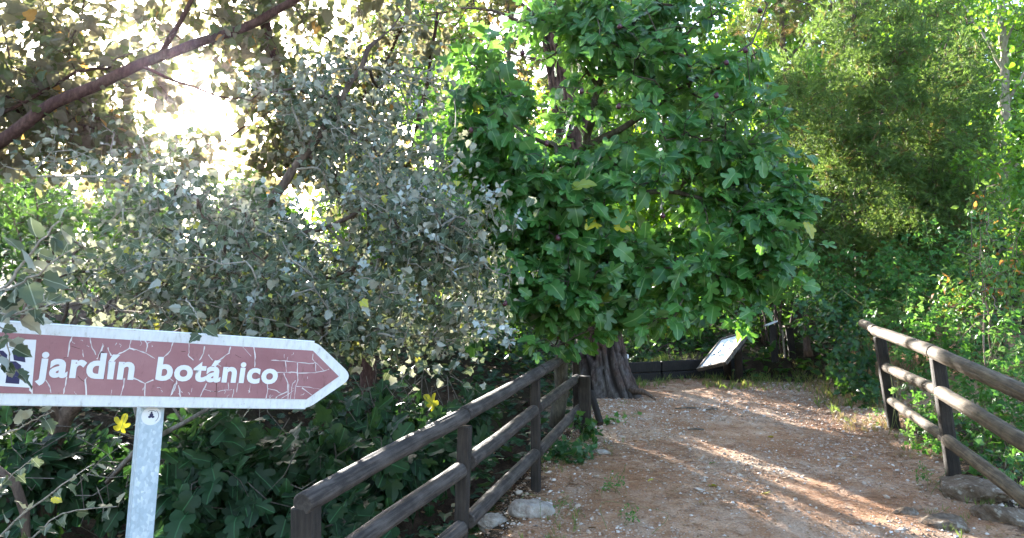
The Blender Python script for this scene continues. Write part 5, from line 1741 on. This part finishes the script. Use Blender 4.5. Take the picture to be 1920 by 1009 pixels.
# small plants at the path edge
rough_shrub('ivy_tuft', 'dark leafy tuft at the foot of the far left fence posts', 'plant', gb(1070, 875, 6.3), [(1065, 850, 6.3, 55, 35, .25), (1100, 800, 6.9, 30, 30, .2)], 70, 'ivy', M['ivy_leaf'], 6, .065, M['green_twig'], None, 100, stems=6, sr=.004, spread=.08, gapped=False)
rough_shrub('ivy_tuft', 'small pale green creeper on the path edge before the pine', 'plant', gb(1150, 800, 7.8), [(1145, 795, 7.8, 40, 14, .15), (1180, 780, 8.2, 25, 8, .12)], 26, 'ivy', M['bramble_leaf'], 5, .06, M['green_twig'], None, 60, stems=4, sr=.003, spread=.06, gapped=False)
for (px, py, lab, n) in [(1150, 930, 'wispy weed on the gravel near the third left post', 20), (1180, 985, 'wispy low weed at the lower edge of the path', 16), (1055, 972, 'tiny green weed beside the pale rock', 9), (1735, 915, 'green weed beside the right boulder', 20), (1640, 800, 'small weed tuft near the first right post', 16)]:
    b = on_ground(px, py)
    px_, py_, dd = pix(b); dd = float(dd[0])
    rough_shrub('weed', lab, 'plant', b, [(px, py - 22, dd, 26, 24, .1)], n, 'small', M['bramble_leaf'], 6, .022, M['green_twig'], None, 0, 'weeds at the path edge', stems=5, sr=.0025, spread=.05, seg=.05, gapped=False)

# near poplar shoots that cross the sign's left end and the lower left corner
def shoot(label, paths, mat, n, scale, singles, face=.4, root=None):
    root = root or thing('poplar_shoot', label, 'branch', paths[0][0][0], 'near poplar shoots at the left edge')
    sk = []
    p_, d_, n_, s_ = [], [], [], []
    for pts, r0, cnt in paths:
        pts = np.asarray(pts)
        Lc = np.concatenate([[0], np.cumsum(np.linalg.norm(np.diff(pts, axis=0), axis=1))])
        ss = np.linspace(0, Lc[-1], 16)
        c = np.column_stack([np.interp(ss, Lc, pts[:, k]) for k in range(3)])
        for _ in range(3): c[1:-1] = (c[:-2] + 2 * c[1:-1] + c[2:]) / 4
        c[1:-1] += RNG.normal(size=(14, 3)) * .002
        stem_geo = Geo().tube(c, np.linspace(r0, r0 * .35, 16), 7)
        stem_geo.build('stem', M['pale_twig'], root, smooth=True)
        t = np.linspace(.18, 1, cnt)
        q = np.column_stack([np.interp(t * Lc[-1], ss, c[:, k]) for k in range(3)])
        ax = unit(np.column_stack([np.interp(np.minimum(t * Lc[-1] + .03, Lc[-1]), ss, c[:, k]) for k in range(3)]) - np.column_stack([np.interp(np.maximum(t * Lc[-1] - .03, 0), ss, c[:, k]) for k in range(3)]))
        rad = RNG.normal(size=(cnt, 3)); rad = unit(rad - ax * np.sum(rad * ax, axis=1, keepdims=True))
        p_.append(q); d_.append(unit(rad + ax * .5 + np.array([0, 0, -.25]))); n_.append(np.array([0, -face, .7]) + RNG.normal(size=(cnt, 3)) * .45); s_.append(scale * RNG.uniform(.6, 1.15, cnt))
    put_leaves(root, 'poplar', np.vstack(p_), np.vstack(d_), np.vstack(n_), np.concatenate(s_), mat, singles, False)
    return root


shoot('near poplar shoot with pale leaves above the left end of the sign',
      [(L((-60, 600, 1.95), (20, 530, 1.95), (60, 470, 1.95), (110, 415, 1.95)), .006, 15), (L((0, 550, 1.95), (60, 520, 1.9), (130, 470, 1.9)), .004, 10), (L((-40, 590, 1.9), (30, 590, 1.9), (90, 570, 1.9)), .004, 9)],
      M['poplar_leaf'], 0, .062, 60)
shoot('poplar shoot whose leaves hang in front of the sign pictogram',
      [(L((-40, 560, 2.05), (5, 610, 2.05), (18, 660, 2.05), (20, 700, 2.05)), .003, 11), (L((-50, 640, 2.0), (-10, 650, 2.02), (22, 690, 2.05)), .002, 6), (L((-40, 590, 2.1), (30, 590, 2.15), (70, 585, 2.3), (110, 560, 2.4)), .004, 7)],
      M['poplar_leaf'], 0, .05, 40)
shoot('pale leaved poplar shoots at the lower left corner below the sign',
      [(L((-20, 830, 2.6), (40, 800, 2.6), (100, 770, 2.6)), .004, 6), (L((-40, 1040, 2.9), (60, 950, 2.9), (130, 900, 2.9), (175, 870, 3.0)), .005, 14), (L((30, 1040, 2.9), (110, 960, 2.9), (220, 950, 2.9)), .004, 10), (L((-30, 960, 2.8), (10, 900, 2.8), (60, 860, 2.8)), .004, 9)],
      M['poplar_leaf'], 0, .055, 60)
shoot('poplar sprig dropping one leaf over the upper edge of the sign',
      [(L((350, 560, 2.75), (368, 590, 2.62), (380, 622, 2.5)), .0025, 6)], M['poplar_leaf'], 0, .05, 10)
sil = []
for (px, py, d) in [(RNG.uniform(280, 960), RNG.uniform(320, 640), RNG.uniform(3.6, 4.2)) for _ in range(34)] + [(770, 345, 4.0), (900, 335, 4.1), (975, 395, 4.2), (900, 480, 4.1), (880, 560, 4.1), (690, 470, 3.9), (640, 560, 3.8), (560, 480, 3.9), (870, 655, 4.0), (430, 470, 3.9), (730, 620, 3.9), (330, 440, 4.0), (820, 420, 4.0), (600, 420, 3.9), (480, 560, 3.7), (700, 250, 4.6), (780, 180, 4.8)]:
    dx, dy = RNG.uniform(-40, 55), RNG.uniform(-75, -25)
    sil.append((L((px - dx, py - dy, d + .25), (px - dx * .4 + RNG.uniform(-8, 8), py - dy * .45, d + .1), (px, py, d)), .0032, 9))
shoot(None, sil, M['silver_leaf'], 0, .036, 0, root=poplar_root)
# bare branches under the sign, on the earth bank
db = thing('dead_branch', 'bare crooked branch slanting across the earth bank left of the sign post', 'branch', P(210, 890, 4.3))
Geo().tube(L((200, 905, 4.3), (255, 845, 4.2), (275, 830, 4.2), (350, 790, 4.2), (470, 720, 4.3)), [.012, .016, .016, .013, .01], 8).build('branch', M['grey_bark'], db, smooth=True)
Geo().tube(L((258, 845, 4.2), (262, 800, 4.25), (250, 760, 4.3)), [.012, .009, .007], 7).build('branch', M['grey_bark'], db, smooth=True)
Geo().tube(L((345, 795, 4.2), (325, 765, 4.2), (300, 740, 4.2)), [.009, .007, .006], 7).build('branch', M['grey_bark'], db, smooth=True)
db = thing('dead_branch', 'thick brown bough in the lower left corner', 'branch', P(45, 1010, 3.9))
Geo().tube(L((50, 1030, 3.9), (46, 960, 3.9), (30, 910, 3.9), (-30, 860, 3.9)), [.02, .024, .024, .022], 9).build('branch', M['brown_bark'], db, smooth=True)
# fine dry tangle and hanging roots
g = Geo()
for k in range(150):
    if k < 90: c = P(RNG.uniform(-20, 560), RNG.uniform(780, 980), RNG.uniform(4.2, 5.2))
    else: c = P(RNG.uniform(640, 860), RNG.uniform(680, 790), RNG.uniform(6.2, 6.8))
    a = unit(RNG.normal(size=3) * np.array([1, .5, .8]) + (np.array([0, 0, -1.2]) if k >= 90 else 0)) * RNG.uniform(.15, .4)
    g.tube([c, c + a * .5 + RNG.normal(size=3) * .03, c + a], [.0035, .003, .0015], 3, False)
g.build('dry_twigs', M['grey_bark'], None, 'stuff')

# fallen leaves on the path, one by one
for (px, py, s, kind, mt, lab) in [(1325, 915, .10, 'fig', 'yellow_leaf', 'large yellow green fig leaf fallen in the middle of the path'), (1441, 822, .07, 'heart', 'yellow_leaf', 'yellow leaf lying on the path towards the right verge'),
                                   (1445, 930, .07, 'heart', 'yellow_leaf', 'yellow leaf lying in the sunny patch of the path'), (1345, 872, .06, 'fig', 'bramble_leaf', 'green leaf fallen on the path behind the big yellow one'),
                                   (1228, 903, .05, 'heart', 'yellow_leaf', 'small yellow leaf on the left half of the path'), (1192, 830, .05, 'heart', 'brown_leaf', 'brown leaf on the path near the pale creeper'),
                                   (1410, 955, .06, 'heart', 'brown_leaf', 'brown curled leaf near the lower edge of the path'), (1117, 995, .06, 'heart', 'brown_leaf', 'orange brown leaf at the lower left edge of the path'),
                                   (1318, 945, .05, 'heart', 'brown_leaf', 'brown leaf just below the big yellow fig leaf'), (1600, 600 + 260, .05, 'heart', 'brown_leaf', 'brown leaf near the foot of the right bank')]:
    q = on_ground(px, py)
    o = bpy.data.objects.new('fallen_leaf', tpl_mesh(kind, int(RNG.integers(len(TPL[kind]))), M[mt])); COL.objects.link(o)
    o.location = (q[0], q[1], q[2] + .02); o.scale = (s, s, s); o.rotation_euler = (RNG.uniform(-.25, .25), RNG.uniform(-.25, .25), RNG.uniform(0, 6.28))
    set_props(o, lab, 'leaf', 'fallen leaves on the path')
for (px, py, l, lab) in [(1290, 768, .3, 'dark fallen stick across the far path'), (1335, 770, .22, 'grey forked stick on the far path'), (1305, 808, .15, 'short dark stick in the middle of the path')]:
    q = on_ground(px, py); a = RNG.uniform(0, 3.1) if l < .25 else .1
    ax = np.array([math.cos(a), math.sin(a), 0]) * l
    g = Geo().tube([q - ax / 2 + [0, 0, .012], q + [0, 0, .02], q + ax / 2 + [0, 0, .014]], [.008, .011, .006], 6)
    o = g.build('stick', M['grey_bark']); set_props(o, lab, 'stick')

# a fig bough needs nothing below it; report size for the log
print('tris', sum(len(m.polygons) * (1 if len(m.polygons) and len(m.polygons[0].vertices) == 3 else 2) for m in bpy.data.meshes), 'objects', len(bpy.data.objects))
